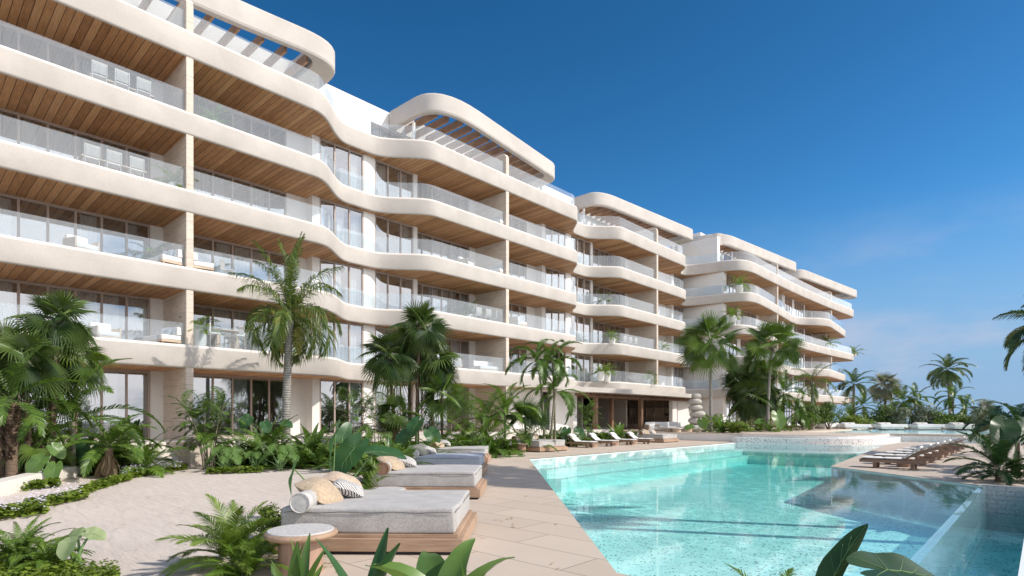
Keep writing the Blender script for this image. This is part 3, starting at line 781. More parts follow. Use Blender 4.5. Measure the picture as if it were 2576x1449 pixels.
# ground floor restaurant front under the first slab: solid wall, door, columns, timber slats
rw = Pieces('restaurant_wall'); rw.box(30.6, 36.4, 30.4, 30.7, 0.6, 4.05); rw.box(37.7, 40.4, 30.4, 30.7, 0.6, 4.05); rw.box(40.4, 40.9, 30.0, 30.8, 0.6, 4.05); rw.box(43.0, 62.9, 36.0, 36.3, 0.6, 4.05)
rw.box(58.15, 61.6, 29.2, 36.0, 0.6, 4.05)
rw.flush(M['white_wall'])
dr = MB(); dr.box(36.4, 37.7, 30.55, 30.65, 0.6, 3.4); bpart(dr, 'door', m_plain('dark_door', (0.03, 0.032, 0.038), 0.4))
sl = MB()
x = 40.6
while x < 62: sl.box(x, x+0.09, 28.5, 31.2, 3.74, 3.94); x += 0.42
sl.box(40.6, 62, 28.7, 28.85, 3.60, 3.74); sl.box(40.6, 62, 30.9, 31.05, 3.60, 3.74)
bpart(sl, 'slatted_soffit', M['darkwood'])
for x, y in ((41.9, 28.75), (46.2, 29.9), (49.6, 28.75)):
    pm = MB(); pm.box(x-0.17, x+0.17, y-0.17, y+0.17, 0.58, 3.62); bpart(pm, 'timber_post', M['darkwood'], bevel=0.01)
pm = MB(); pm.box(56.4, 57.4, 28.9, 29.3, 0.58, 3.95); bpart(pm, 'white_pier', M['white_wall'])
cn_ = MB(); lp = [(31.5, 29.9), (34.0, 28.9), (38.0, 28.0), (43, 27.4), (50, 27.3), (58, 27.7), (63.5, 28.6), (64.0, 30.0), (62, 31), (31.5, 31)]
cn_.prism([(p.x, p.y) for p in smooth_path(lp, 4)], 3.95, 4.36)
bpart(cn_, 'canopy', M['fascia'], bevel=0.06, seg=3)
# ------------------------------------------------------------------ furniture round the pool
ROW = R(-48.8)                                       # beds in the front row lie with their foot towards the pool
def pillow_mesh(w, h, t, seed, droop=0.0, nx=12):
    rg = random.Random(seed); rows_t = []; rows_b = []
    ph = [rg.uniform(0, 6) for _ in range(6)]
    for i in range(nx+1):
        a = []; b = []
        for j in range(nx+1):
            u = -1 + 2*i/nx; v = -1 + 2*j/nx
            e = max(0.0, (1-abs(u)**2.6))*max(0.0, (1-abs(v)**2.6)); e = e**0.5
            q_ = (abs(u)**5+abs(v)**5)**0.2; mx_ = max(abs(u), abs(v), 1e-6); px = u*mx_/max(q_, 1e-6); py = v*mx_/max(q_, 1e-6)
            cr = 0.03*math.sin(3*u+ph[0])*math.sin(2.5*v+ph[1])*t + 0.10*t*math.sin(5*u*v+ph[2])*e
            z = e*t/2 - droop*(u*u)*0.5
            a.append((px*w/2, py*h/2, z+cr)); b.append((px*w/2, py*h/2, -e*t/2 - droop*(u*u)*0.5))
        rows_t.append(a); rows_b.append(b[::-1])
    mb = MB()
    mb.grid([r[::-1] for r in rows_t]); mb.grid([r[::-1] for r in rows_b])
    return mb
def soft_box(x0, x1, y0, y1, z0, z1, r=0.07, seed=0, puff=0.02, n=(22, 18)):
    """upholstered block with rounded edges and slight sag"""
    rg = random.Random(seed); ph = [rg.uniform(0, 6) for _ in range(4)]
    bm = bmesh.new(); bmesh.ops.create_cube(bm, size=1.0)
    for v in bm.verts: v.co = Vector(((x0+x1)/2 + v.co.x*(x1-x0), (y0+y1)/2 + v.co.y*(y1-y0), (z0+z1)/2 + v.co.z*(z1-z0)))
    bmesh.ops.bevel(bm, geom=list(bm.edges), offset=r, segments=4, profile=0.6, affect='EDGES')
    bmesh.ops.subdivide_edges(bm, edges=[e for e in bm.edges if e.calc_length() > 0.3], cuts=10, use_grid_fill=True)
    cx, cy_ = (x0+x1)/2, (y0+y1)/2
    for v in bm.verts:
        u = (v.co.x-cx)/(x1-x0)*2; w_ = (v.co.y-cy_)/(y1-y0)*2; t = (v.co.z-z0)/(z1-z0)
        v.co.z += puff*(1-u*u)*(1-w_*w_)*t + 0.010*t*math.sin(3.1*v.co.x+ph[0])*math.sin(2.7*v.co.y+ph[1])
        k = 0.012*math.sin(4.3*v.co.x+ph[2])*math.sin(5*t)
        if abs(w_) > 0.8: v.co.y += k*math.copysign(1, w_)
        if abs(u) > 0.8: v.co.x += 0.014*math.sin(4*v.co.y+ph[3])*math.sin(5*t)*math.copysign(1, u)
    mb = MB(); bm.verts.index_update()
    mb.add([v.co[:] for v in bm.verts], [[v.index for v in f.verts] for f in bm.faces]); bm.free()
    return mb
def make_daybed(label, fab, loc, rz, size=(2.56, 2.18), seed=1):
    L, D = size
    t = thing('daybed', label, 'daybed', loc, rz, 'upholstered daybeds along the pool deck')   # local origin: front corner at the pool side
    MB().box(-L+0.05, -0.05, 0.05, D-0.05, 0.0, 0.045).build('plinth', M['black'], t)
    b = MB().box(-L, 0, 0, D, 0.045, 0.215).build('base', M['deckwood'], t, bevel=0.008)
    MB().box(-L+0.07, -0.07, 0.07, D-0.07, 0.216, 0.262).build('platform', M['deckwood'], t, bevel=0.006)
    m = soft_box(-L+0.11, -0.12, 0.10, D-0.10, 0.265, 0.60, 0.036, seed).build('mattress', fab, t, smooth=180)
    pz = 0.545
    x0, x1, y0, y1 = -L+0.105, -0.113, 0.093, D-0.093
    pp = []
    for (xa, ya, xb, yb) in ((x0+.05, y0, x1-.05, y0), (x1, y0+.05, x1, y1-.05)):
        pts = [(xa+(xb-xa)*i/24, ya+(yb-ya)*i/24, pz+0.006*math.sin(i*0.9+seed)) for i in range(25)]
        pp.append(pts)
    pm = MB()
    for p in pp: pm.tube(p, 0.0065, 6)
    pm.build('piping', M['thread'], m, smooth=180)
    return t
FR = [(5.09, 5.57), (8.83, 9.10), (12.43, 12.67), (16.0, 16.05)]
bl = ['nearest daybed, pale grey mattress on a two tier teak base in the foreground', 'second pale grey daybed with a teak end bolster, behind the nearest daybed', 'third daybed in palm shade, its mattress tinted blue grey for shade, dark green cushions', 'fourth daybed in the row, grey mattress just behind the shaded blue one']
fabs = ['grey_fabric', 'grey_fabric', 'blue_and_shade_fabric', 'grey_fabric']
def cushion(name, label, m, mb, loc, rot, group='cushions on the daybeds', cat='cushion'):
    o = mb.build(name, M[m], None, smooth=180); o.location = loc; o.rotation_euler = rot
    return tag(o, label, cat, group)
def loc_of(base, rz, x, y, z): 
    v = Matrix.Rotation(rz, 4, 'Z') @ Vector((x, y, z)); return (base[0]+v.x, base[1]+v.y, v.z)
names = ['nearest', 'second', 'shaded blue', 'fourth', 'fifth', 'sixth', 'seventh']
def dress(i, base, rz, L, D, c1, c2, roll):
    nm = names[i]
    for q, (x, y, m, w_, lean, tw, lb) in enumerate(((-L+0.46, 0.60, c1, 0.60, 27, -0.35, 'plump woven cushion at the front of the %s daybed' % nm), (-L+0.72, 1.08, 'pattern_fabric', 0.50, 20, 0.25, 'white patterned cushion lying between two woven ones on the %s daybed' % nm), (-L+0.50, 1.56, c2, 0.62, 27, 0.1, 'rear woven cushion at the head of the %s daybed' % nm))):
        o = cushion('cushion', {'beige_fabric': 'straw coloured ', 'tan_fabric': 'tan ', 'green_fabric': 'dark green ', 'pattern_fabric': ''}[m] + lb, m, pillow_mesh(w_, w_*0.92, 0.24, i*5+q, 0.06), (0, 0, 0), (0, 0, 0))
        o.location = loc_of(base, rz, x, y, 0.60 + 0.10 + 0.5*w_*0.55*math.sin(R(lean)))
        o.rotation_euler = (Matrix.Rotation(rz+tw, 4, 'Z') @ Matrix.Rotation(R(lean), 4, 'Y')).to_euler()
    t = thing('bolster', 'round bolster with a %s drum end on the head corner of the %s daybed' % ('teak' if roll == 'deckwood' else 'grey', nm), 'bolster', loc_of(base, rz, -L+0.40, 0.06, 0.60+0.075), rz, 'bolsters on the daybeds')
    mb = MB(); mb.tube([(0, 0.02, 0), (0, 0.50, 0)], 0.135, 28); mb.build('roll', M['grey_fabric'], t, smooth=40)
    mb = MB(); mb.lathe([(0.136, -0.10), (0.139, 0.03), (0.128, 0.036), (0.122, 0.026), (0.0005, 0.03)], 28, M=Matrix.Rotation(R(90), 4, 'X')); mb.build('drum_end', M['stone_top'] if roll != 'deckwood' else M['darkwood'], t, smooth=40)
    mb = MB(); mb.lathe([(0.02, 0.5), (0.03, 0.53), (0.08, 0.60), (0.10, 0.62), (0.01, 0.60)], 10, M=Matrix.Rotation(R(-90), 4, 'X')); mb.build('knot', M['white_fabric'], t, smooth=180)
for i in range(4):
    base = (FR[i][0], FR[i][1], 0)
    make_daybed(bl[i], M[fabs[i]], base, ROW, seed=i)
    dress(i, base, ROW, 2.56, 2.18, 'green_fabric' if i == 2 else 'beige_fabric', 'green_fabric' if i == 2 else 'tan_fabric', 'grey' if i in (0, 2) else 'deckwood')
# beds farther along stand square to the building (head to the planting)
SQ = R(-90)
for i, (x, y, lb) in enumerate(((19.0, 19.5, 'fifth daybed, turned square to the pool where the row bends'), (23.0, 19.25, 'sixth daybed, pale grey, standing beside the first white lounger'), (37.9, 20.1, 'farthest grey daybed, standing past the four white loungers'))):
    make_daybed(lb, M['grey_fabric'], (x, y, 0), SQ, (2.3, 2.4), 10+i)
    dress(4+i, (x, y, 0), SQ, 2.3, 2.4, 'beige_fabric', 'tan_fabric', 'deckwood')

def make_side_table(label, loc, s=1.0, group='round side tables between the daybeds'):
    t = thing('side_table', label, 'side table', loc, 0, group, s)
    mb = MB(); mb.lathe([(0.232, 0.0), (0.232, 0.37)], 40); mb.build('pedestal', m_wood_v, t, smooth=40)
    mb = MB(); mb.lathe([(0.26, 0.365), (0.345, 0.375), (0.378, 0.395), (0.385, 0.415), (0.375, 0.437), (0.352, 0.448), (0.347, 0.442)], 48); mb.build('rim', M['deckwood'], t, smooth=50)
    mb = MB(); mb.lathe([(0.346, 0.436), (0.346, 0.455), (0.338, 0.462), (0.0005, 0.463)], 48); mb.build('stone_top', M['stone_top'], t, smooth=40)
    return t
m_wood_v = m_wood('teak_upright', (0.25, 0.15, 0.105), (0.48, 0.315, 0.23), 'Object', (14, 14, 1.2))
x, y = at(757, 6.75); make_side_table('round stone topped side table with a teak drum leg, in front of the nearest daybed', (x, y, 0), 1.08)
for px, d, lb in ((973, 10.9, 'round side table between the nearest and the second daybed'), (1085, 14.9, 'round side table in front of the shaded blue daybed'), (1152, 19.7, 'small side table between the shaded daybed and the fourth daybed'), (1312, 30.4, 'side table at the corner of the sixth daybed'), (1205, 22.6, 'side table behind the cushions of the fourth daybed')):
    x, y = at(px, d); make_side_table(lb, (x, y, 0))

def make_lounger(label, loc, rz, group, wood):
    """local x: width, local +y towards the head, origin at the foot corner on the ground"""
    t = thing('sun_lounger', label, 'sun lounger', loc, rz, group)
    f = MB()
    for x in (0.0, 0.60): f.box(x, x+0.06, 0.0, 2.0, 0.20, 0.31)
    f.box(0.06, 0.60, 0.0, 0.05, 0.201, 0.309); f.box(0.06, 0.60, 1.95, 2.0, 0.201, 0.309)
    for i in range(9): f.box(0.06, 0.60, 0.12+i*0.2, 0.24+i*0.2, 0.255, 0.285)
    f.build('frame', wood, t, bevel=0.006)
    for x in (0.012, 0.56):
        for y in (0.42, 1.55): MB().box(x, x+0.09, y, y+0.11, 0.0, 0.199).build('leg', wood, t, bevel=0.005)
    def pad(y0, y1, k):
        mb = MB(); rows = []; nx, ny = 8, 10
        for s in (1, -1):
            rr_ = []
            for i in range(ny+1):
                v = i/ny; row = []
                for j in range(nx+1):
                    u = j/nx; e = (max(0, 1-abs(2*u-1)**4)*max(0, 1-abs(2*v-1)**3))**0.5
                    row.append((0.03+0.60*u, y0+(y1-y0)*v, 0.315+0.035 + s*0.018 + s*0.030*e))
                rr_.append(row if s > 0 else row[::-1])
            mb.grid(rr_)
        return mb
    for a, b in ((0.03, 0.66), (0.665, 1.27)): pad(a, b, 0).build('seat_pad', M['white_fabric'], t, smooth=180)
    piv = Vector((0, 1.27, 0.33)); rot = Matrix.Translation(piv) @ Matrix.Rotation(R(33), 4, 'X') @ Matrix.Translation(-piv)
    p = pad(1.275, 2.03, 0); p.v = [tuple(rot @ Vector(v)) for v in p.v]; bk = p.build('back_pad', M['white_fabric'], t, smooth=180)
    q = MB(); q.box(0.05, 0.61, 1.28, 2.02, 0.265, 0.29); q.v = [tuple(rot @ Vector(v)) for v in q.v]; q.build('backrest_frame', wood, t, bevel=0.005)
    h = soft_box(0.06, 0.60, 1.72, 2.0, 0.385, 0.44, 0.02, 3, 0.01); h.v = [tuple(rot @ Vector(v)) for v in h.v]; h.build('head_cushion', M['white_fabric'], t, smooth=180)
    for x in (0.12, 0.54): MB().tube([(x, 1.90, 0.30), tuple(rot @ Vector((x, 1.72, 0.27)))], 0.012, 6).build('back_strut', wood, t)
    return t
GL = 'white loungers on the building side of the pool'
l1 = make_lounger('white cushioned teak lounger nearest the sixth daybed', (28.4, 19.7, 0), 0, GL, M['lounger_wood'])
for x, lb in ((30.65, 'second white lounger from the sixth daybed, on the far pool deck'), (33.05, 'third white lounger from the sixth daybed, on the far pool deck'), (35.3, 'white lounger standing right before the farthest grey daybed')):
    dup(l1, (x, 19.75, 0), 0, lb, GL)
GR = 'loungers in a row on the right hand deck'
rl = ['nearest lounger of the right deck row, seen side on with its back raised', 'second lounger in the right deck row, just behind the nearest', 'third lounger in the right deck row', 'fourth lounger in the right deck row', 'fifth lounger in the right deck row', 'sixth lounger in the right deck row', 'seventh lounger in the right deck row', 'last lounger of the right deck row, farthest from the camera']
for i in range(8):
    dup(l1, (24.72 + 2.1*i, 4.95, 0), math.pi, rl[i], GR)
def drum(label, x, y, group):
    t = thing('stool_table', label, 'side table', (x, y, 0), 0, group)
    MB().lathe([(0.27, 0), (0.27, 0.30)], 32).build('pedestal', m_wood_v, t, smooth=40)
    MB().lathe([(0.29, 0.301), (0.31, 0.325), (0.29, 0.35), (0.0005, 0.352)], 32).build('table_top', M['stone_top'], t, smooth=40)
    return t
for x, y, lb in ((25.4, 3.75, 'teak drum table behind the nearest right deck lounger'), (27.6, 3.75, 'teak drum table behind the second right deck lounger'), (29.7, 3.75, 'teak drum table behind the third right deck lounger'), (31.8, 3.75, 'teak drum table behind the fourth right deck lounger'), (29.75, 20.6, 'teak drum table between the first two white loungers by the daybeds'), (32.2, 20.6, 'teak drum table between the second and third white loungers'), (34.5, 20.6, 'teak drum table between the third white lounger and the last one')):
    drum(lb, x, y, 'drum tables between loungers')
# far deck: white upholstered beds by the second pool, more loungers on the terrace
def far_bed(label, px, d, rz):
    x, y = at(px, d); t = thing('white_daybed', label, 'daybed', (x, y, 0.60), rz, 'white daybeds by the second pool')
    MB().box(-1.2, 1.2, -0.6, 0.6, 0.0, 0.16).build('base', M['white_fabric'], t, bevel=0.02)
    soft_box(-1.45, 1.45, -0.8, 0.8, 0.17, 0.50, 0.06, 2).build('mattress', M['white_fabric'], t, smooth=180)
    for k in (-1.0, -0.35):
        o = pillow_mesh(0.7, 0.8, 0.24, 7); o.v = [(x_+k, y_, z_+0.58) for x_, y_, z_ in o.v]; o.build('headrest', M['white_fabric'], t, smooth=180)
for i, (px, lb) in enumerate(((2148, 'white daybed by the second pool, nearest the building'), (2238, 'second white daybed from the building by the second pool'), (2330, 'third white daybed from the building by the second pool'), (2420, 'white daybed by the second pool, half hidden by the dark right hand plants'))):
    far_bed(lb, px, 63.0, R(HEAD-90))
for i, (px, d) in enumerate(((1992, 58.5), (2012, 60), (2030, 61.5), (2048, 63))):
    x, y = at(px, d)
    dup(l1, (x, y, 0.60), R(-20), ['far terrace lounger beside the broad leaved plants', 'second far terrace lounger under the small palm', 'third far terrace lounger before the round bushes', 'fourth far terrace lounger, closest to the white low beds'][i], 'loungers on the far terrace')
for i, px in enumerate((2078, 2104)):
    far_bed(['low white daybed on the far terrace before the round bushes', 'low white daybed on the far terrace at the end of the round bushes'][i], px, 64 + i, R(HEAD-60))
tag(MB().box(*(lambda p: (p[0]-2.2, p[0]+2.2, p[1]-0.3, p[1]+0.3))(at(2178, 72)), 0.6, 1.9).build('low_white_wall', M['white_wall'], bevel=0.02), 'low white wall behind the far white daybeds', 'wall')

# stacked balancing stones
random.seed(5)
sp = [(1773, 1064, 1.95, 0.78), (1783, 1026, 1.35, 0.50), (1786.5, 996, 1.38, 0.48), (1775.5, 966, 1.15, 0.40), (1776, 944, 1.10, 0.42), (1783, 920, 0.90, 0.48)]
sl_ = ['broad bottom boulder of the balanced stone stack', 'second stone from the bottom of the balanced stack', 'third stone from the bottom, the one sitting off centre to the right', 'fourth stone from the bottom of the balanced stack', 'fifth stone, just below the top of the balanced stack', 'small tilted top stone of the balanced stack']
ZS = 0.60
SX, SY = at(1745, 50.5)
hs = [0.68, 0.62, 0.63, 0.56, 0.54, 0.52]; ws = [1.85, 1.34, 1.40, 1.16, 1.15, 0.90]; ox = [0.0, 0.22, 0.33, 0.16, 0.11, 0.22]
for i in range(6):
    mb = MB(); W, Hh = ws[i]/2, hs[i]/2; prof = []
    for a in range(-90, 91, 10):
        c, s_ = math.cos(R(a)), math.sin(R(a)); prof.append((max(0.002, W*abs(c)**0.92), Hh*math.copysign(abs(s_)**0.95, s_)))
    mb.lathe(prof, 30, sxy=(1, 0.8)); rg = random.Random(i)
    p0 = rg.uniform(0, 6)
    mb.v = [(x*(1+0.05*math.sin(2*y+p0)), y*(1+0.05*math.sin(1.7*x+p0)), z*(1+0.07*math.sin(1.3*x+p0))) for x, y, z in mb.v]
    o = mb.build('balanced_stone', M['pebble'], None, smooth=180)
    tag(o, sl_[i], 'stone', 'balanced stone stack')
    o.location = (SX + SA*ox[i], SY - CA*ox[i], ZS + hs[i]/2 - 0.02)
    o.rotation_euler = (R(rg.uniform(-4, 4)), R(rg.uniform(-4, 4)) + (R(-6) if i == 5 else 0), R(HEAD-90) + rg.uniform(-0.3, 0.3))
    ZS += hs[i] * 0.945
# ------------------------------------------------------------------ balcony furniture and restaurant furniture
def fl(k): return (ZB[k] + 1.005) if k else PZ
def make_chair():
    t = thing('balcony_chair', 'white slatted balcony chair', 'chair', (0, 0, 0), 0, 'balcony chairs')
    MB().box(-0.26, 0.26, -0.26, 0.26, 0.42, 0.46).build('seat', M['white_fabric'], t, bevel=0.015)
    b = MB(); b.box(-0.27, -0.24, 0.26, 0.30, 0.44, 0.96); b.box(0.24, 0.27, 0.26, 0.30, 0.44, 0.96); b.box(-0.24, 0.24, 0.262, 0.298, 0.92, 0.96)
    for i in range(12): b.box(-0.22+0.037*i, -0.195+0.037*i, 0.27, 0.29, 0.50, 0.92)
    b.build('backrest', M['chair_metal'], t)
    for x in (-0.25, 0.25):
        for y in (-0.24, 0.25): MB().tube([(x, y, 0), (x*0.95, y*0.95, 0.42)], 0.02, 8).build('leg', M['chair_metal'], t)
    return t
chair0 = make_chair(); used = [False]
def chair(X, Y, k, rz, label):
    p = (X, Y, fl(k))
    if not used[0]:
        used[0] = True; chair0.location = p; chair0.rotation_euler = (0, 0, rz); chair0['label'] = label; return chair0
    return dup(chair0, p, rz, label)
names_k = {0: 'ground floor', 1: 'second floor', 2: 'third floor', 3: 'fourth floor', 4: 'fifth floor'}
pos = ['first', 'middle', 'last']
for k, pxs in ((4, (246, 303, 357)), (3, (228, 283, 340))):
    for i, px in enumerate(pxs):
        chair(xon(px, 29.0), 29.0, k, math.pi, '%s of three white chair backs behind the %s glass at the left end' % (pos[i], names_k[k]))
for i, px in enumerate((1198, 1222, 1247)):
    chair(xon(px, 29.2), 29.2, 2, math.pi, '%s of three white chairs on the third floor balcony above the mid palms' % pos[i])
for i, px in enumerate((1566, 1580, 1594)):
    chair(xon(px, 29.2), 29.2, 2, math.pi, '%s of three white chairs beside the potted plant at the third floor far bay' % pos[i])
chair(xon(575, 29.3), 29.3, 2, 0.9, 'lone white chair on the third floor behind the tall palm')
def table(X, Y, k, L, D, H, m, label):
    t = thing('balcony_table', label, 'table', (X, Y, fl(k)), 0, 'balcony tables')
    MB().box(-L/2, L/2, -D/2, D/2, H-0.05, H).build('table_top', m, t, bevel=0.008)
    for s in (-1, 1): MB().box(s*L*0.28-0.09, s*L*0.28+0.09, -D*0.3, D*0.3, 0, H-0.051).build('leg', m, t, bevel=0.008)
table(xon(1222, 30.2), 30.2, 2, 2.2, 0.9, 0.75, M['palewood'], 'pale dining table behind the chairs on the third floor balcony')
table(xon(283, 29.9), 29.9, 3, 2.4, 0.9, 0.75, M['palewood'], 'pale dining table behind three chairs on the fourth floor left bay')
table(xon(303, 29.9), 29.9, 4, 2.4, 0.9, 0.75, M['palewood'], 'pale dining table behind three chairs on the fifth floor left bay')
table(xon(568, 29.5), 29.5, 1, 1.5, 0.8, 1.05, M['palewood'], 'tall oak bar table on the second floor beside the tall palm crown')
def bar_chair(X, Y, rz, label):
    t = thing('bar_chair', label, 'chair', (X, Y, fl(1)), rz, 'bar chairs on the second floor')
    MB().box(-0.23, 0.23, -0.23, 0.23, 0.72, 0.80).build('seat', M['white_fabric'], t, bevel=0.02)
    q = MB().box(-0.22, 0.22, 0.20, 0.27, 0.80, 1.22); q.build('backrest', M['white_fabric'], t, bevel=0.02)
    for x in (-0.21, 0.21):
        for y in (-0.21, 0.21): MB().tube([(x*1.1, y*1.15, 0), (x, y, 0.72)], 0.022, 8).build('leg', M['palewood'], t)
    MB().box(-0.2, 0.2, -0.235, -0.205, 0.26, 0.30).build('footrest', M['palewood'], t)
bar_chair(xon(536, 29.0), 29.0, R(95), 'oak bar chair on the left of the tall bar table')
bar_chair(xon(598, 28.9), 28.9, R(-75), 'oak bar chair on the right of the tall bar table')
bar_chair(xon(580, 30.2), 30.2, R(5), 'oak bar chair behind the tall bar table')
def sofa(X, Y, k, L, rz, label, cush=None, wood=True, z=None):
    t = thing('sofa', label, 'sofa', (X, Y, fl(k) if z is None else z), rz, 'outdoor sofas')
    MB().box(-L/2, L/2, -0.42, 0.42, 0.10, 0.20).build('frame', M['palewood'] if wood else M['pot'], t, bevel=0.01)
    for x in (-L/2+0.08, L/2-0.08):
        for y in (-0.34, 0.34): MB().box(x-0.03, x+0.03, y-0.03, y+0.03, 0, 0.099).build('leg', M['palewood'], t)
    soft_box(-L/2+0.01, L/2-0.01, -0.42, 0.42, 0.20, 0.42, 0.05, 4).build('seat', M['white_fabric'], t, smooth=180)
    soft_box(-L/2+0.01, L/2-0.01, 0.24, 0.44, 0.43, 0.80, 0.05, 5).build('backrest', M['white_fabric'], t, smooth=180)
    if L < 1.2:
        for s in (-1, 1): MB().box(s*(L/2+0.02)-0.035, s*(L/2+0.02)+0.035, -0.40, 0.42, 0.2, 0.60).build('armrest', M['palewood'], t, bevel=0.01)
    if cush:
        for x in (-0.2, 0.25):
            p = pillow_mesh(0.5, 0.45, 0.16, 3); Mx = Matrix.Translation((x, 0.12, 0.62)) @ Matrix.Rotation(R(68), 4, 'X'); p.v = [tuple(Mx @ Vector(v)) for v in p.v]
            p.build('loose_cushion', cush, t, smooth=180)
sofa(xon(205, 29.3), 29.3, 2, 0.85, R(20), 'white armchair on the third floor at the left end of the building')
sofa(xon(412, 29.1), 29.1, 2, 1.5, R(-80), 'white chaise with blue cushions against the third floor party wall', M['blue_and_shade_fabric'])
sofa(xon(408, 29.1), 29.1, 1, 1.6, R(-80), 'white chaise with blue cushions against the second floor party wall', M['blue_and_shade_fabric'])
sofa(xon(262, 29.4), 29.4, 1, 0.85, R(15), 'white armchair on the second floor above the left fan palms')
sofa(xon(505, 29.1), 29.1, 2, 1.5, R(80), 'white lounge seat right of the party wall on the third floor')
sofa(xon(728, 29.3), 29.3, 1, 0.85, R(30), 'white armchair left of the palm fruit on the second floor', wood=True)
sofa(xon(783, 29.3), 29.3, 1, 0.85, R(-30), 'white armchair right of the palm trunk on the second floor')
sofa(xon(1145, 29.2), 29.2, 1, 0.85, R(-40), 'cream armchair right of the mid fan palms on the second floor')
sofa(xon(1228, 29.3), 29.3, 1, 2.4, 0, 'long white sofa at the second floor party wall behind the areca palms')
sofa(xon(1172, 29.2), 29.2, 3, 0.85, R(20), 'white armchair on the fourth floor over the mid fan palms')
sofa(xon(1246, 29.2), 29.2, 3, 1.4, R(-80), 'seat with blue cushions at the fourth floor party wall', M['blue_and_shade_fabric'])
sofa(xon(1247, 29.2), 29.2, 4, 1.4, R(-80), 'seat with blue cushions at the fifth floor party wall', M['blue_and_shade_fabric'])
sofa(xon(1300, 29.2), 29.2, 2, 1.4, R(80), 'white seat right of the middle party wall on the third floor')
sofa(xon(1640, 29.2), 29.2, 3, 1.4, R(-80), 'white seat with cushions at the far party wall on the fourth floor', M['blue_and_shade_fabric'])
sofa(xon(2052, 24.4), 24.4, 4, 1.4, R(-80), 'white seat with blue cushions on the far wing top balcony', M['blue_and_shade_fabric'])
# restaurant: shelving wall, jars, sofas, tables
GZ = 0.605
t = thing('shelving_wall', 'tall open timber shelving wall at the back of the poolside restaurant', 'shelving', (57.9, 29.6, GZ), 0)
sh = MB(); W_ = 6.3
for z in (0.45, 1.35, 2.25, 3.10): sh.box(-0.30, 0.2, 0, W_, z, z+0.05)
M_SH = m_wood('grey_brown_shelf', (0.26, 0.19, 0.14), (0.42, 0.33, 0.26), 'Object', (3, 3, 3))
sh.build('shelf', M_SH, t)
up_ = MB()
for i in range(19): up_.box(-0.285, 0.2, W_/18*i-0.02, W_/18*i+0.02, 0.51 if i % 3 == 0 else 0.505, 3.09) if i % 3 == 0 else up_.box(-0.28, 0.2, W_/18*i-0.012, W_/18*i+0.012, 2.305, 3.095)
for i in range(19):
    if i % 3: up_.box(-0.28, 0.2, W_/18*i-0.012, W_/18*i+0.012, 0.505, 1.345)
up_.build('divider', M_SH, t)
MB().box(-0.22, 0.2, 0, W_, 0, 0.44).build('base', M_SH, t)
MB().box(0.205, 0.23, 0, W_, 0.45, 3.1).build('back_panel', M_SH, t)
for i, (y, h, m) in enumerate(((0.5, 0.38, 'black'), (0.75, 0.34, 'black'), (1.0, 0.40, 'darkwood'), (2.2, 0.3, 'stone_top'), (3.4, 0.36, 'darkwood'))):
    mb = MB(); mb.lathe([(0.07, 0), (0.10, h*0.3), (0.09, h*0.6), (0.035, h*0.72), (0.035, h*0.95), (0.045, h)], 16)
    o = mb.build('bottle', M[m], None, smooth=50); o.location = (57.72, 29.6+y, GZ+1.402)
    tag(o, ['black bottle nearest the white pier on the middle shelf', 'second black bottle on the middle shelf', 'brown wood bottle beside two black ones on the shelf', 'grey stoneware bottle at the centre of the middle shelf', 'lone brown bottle toward the inner end of the middle shelf'][i], 'bottle', 'bottles on the restaurant shelves')
for i, (px, d, L, rz) in enumerate(((1655, 53.5, 2.0, -60), (1680, 55.5, 2.0, -60), (1690, 51, 1.8, 25), (1720, 52, 1.6, 25), (1640, 51.5, 1.0, -30))):
    x, y = at(px, d)
    sofa(x, y, 0, L, R(rz), ['white restaurant sofa nearest the last timber post', 'white restaurant sofa beneath the shelving wall', 'white restaurant bench seat in front of the white pier', 'white bench seat beside the balanced stones', 'white restaurant armchair left of the last timber post'][i], wood=True, z=GZ)
for i, (px, d) in enumerate(((1684, 49.5), (1702, 48.6), (1730, 50.0))):
    x, y = at(px, d); t = thing('low_table', ['low pale table before the restaurant sofas', 'small round low table on the terrace edge', 'low pale table next to the balanced stones'][i], 'table', (x, y, GZ), 0, 'low restaurant tables')
    MB().lathe([(0.36, 0.0), (0.40, 0.30)], 20).build('pedestal', M['palewood'], t, smooth=40); MB().lathe([(0.5, 0.301), (0.5, 0.36)], 24).build('table_top', M['pot'], t, smooth=40)
for i, (px, d) in enumerate(((1960, 66), (1985, 67), (2010, 69))):
    x, y = at(px, d); t = thing('wooden_table', ['wooden dining table under the far wing, left of the small palm', 'wooden dining table under the far wing behind the small palm', 'wooden dining table under the far wing by the round bushes'][i], 'table', (x, y, GZ), R(20), 'wooden tables under the far wing')
    MB().box(-0.9, 0.9, -0.45, 0.45, 0.70, 0.75).build('table_top', M['palewood'], t)
    for sx_ in (-0.8, 0.8):
        for sy_ in (-0.36, 0.36): MB().box(sx_-0.04, sx_+0.04, sy_-0.04, sy_+0.04, 0, 0.699).build('leg', M['palewood'], t)
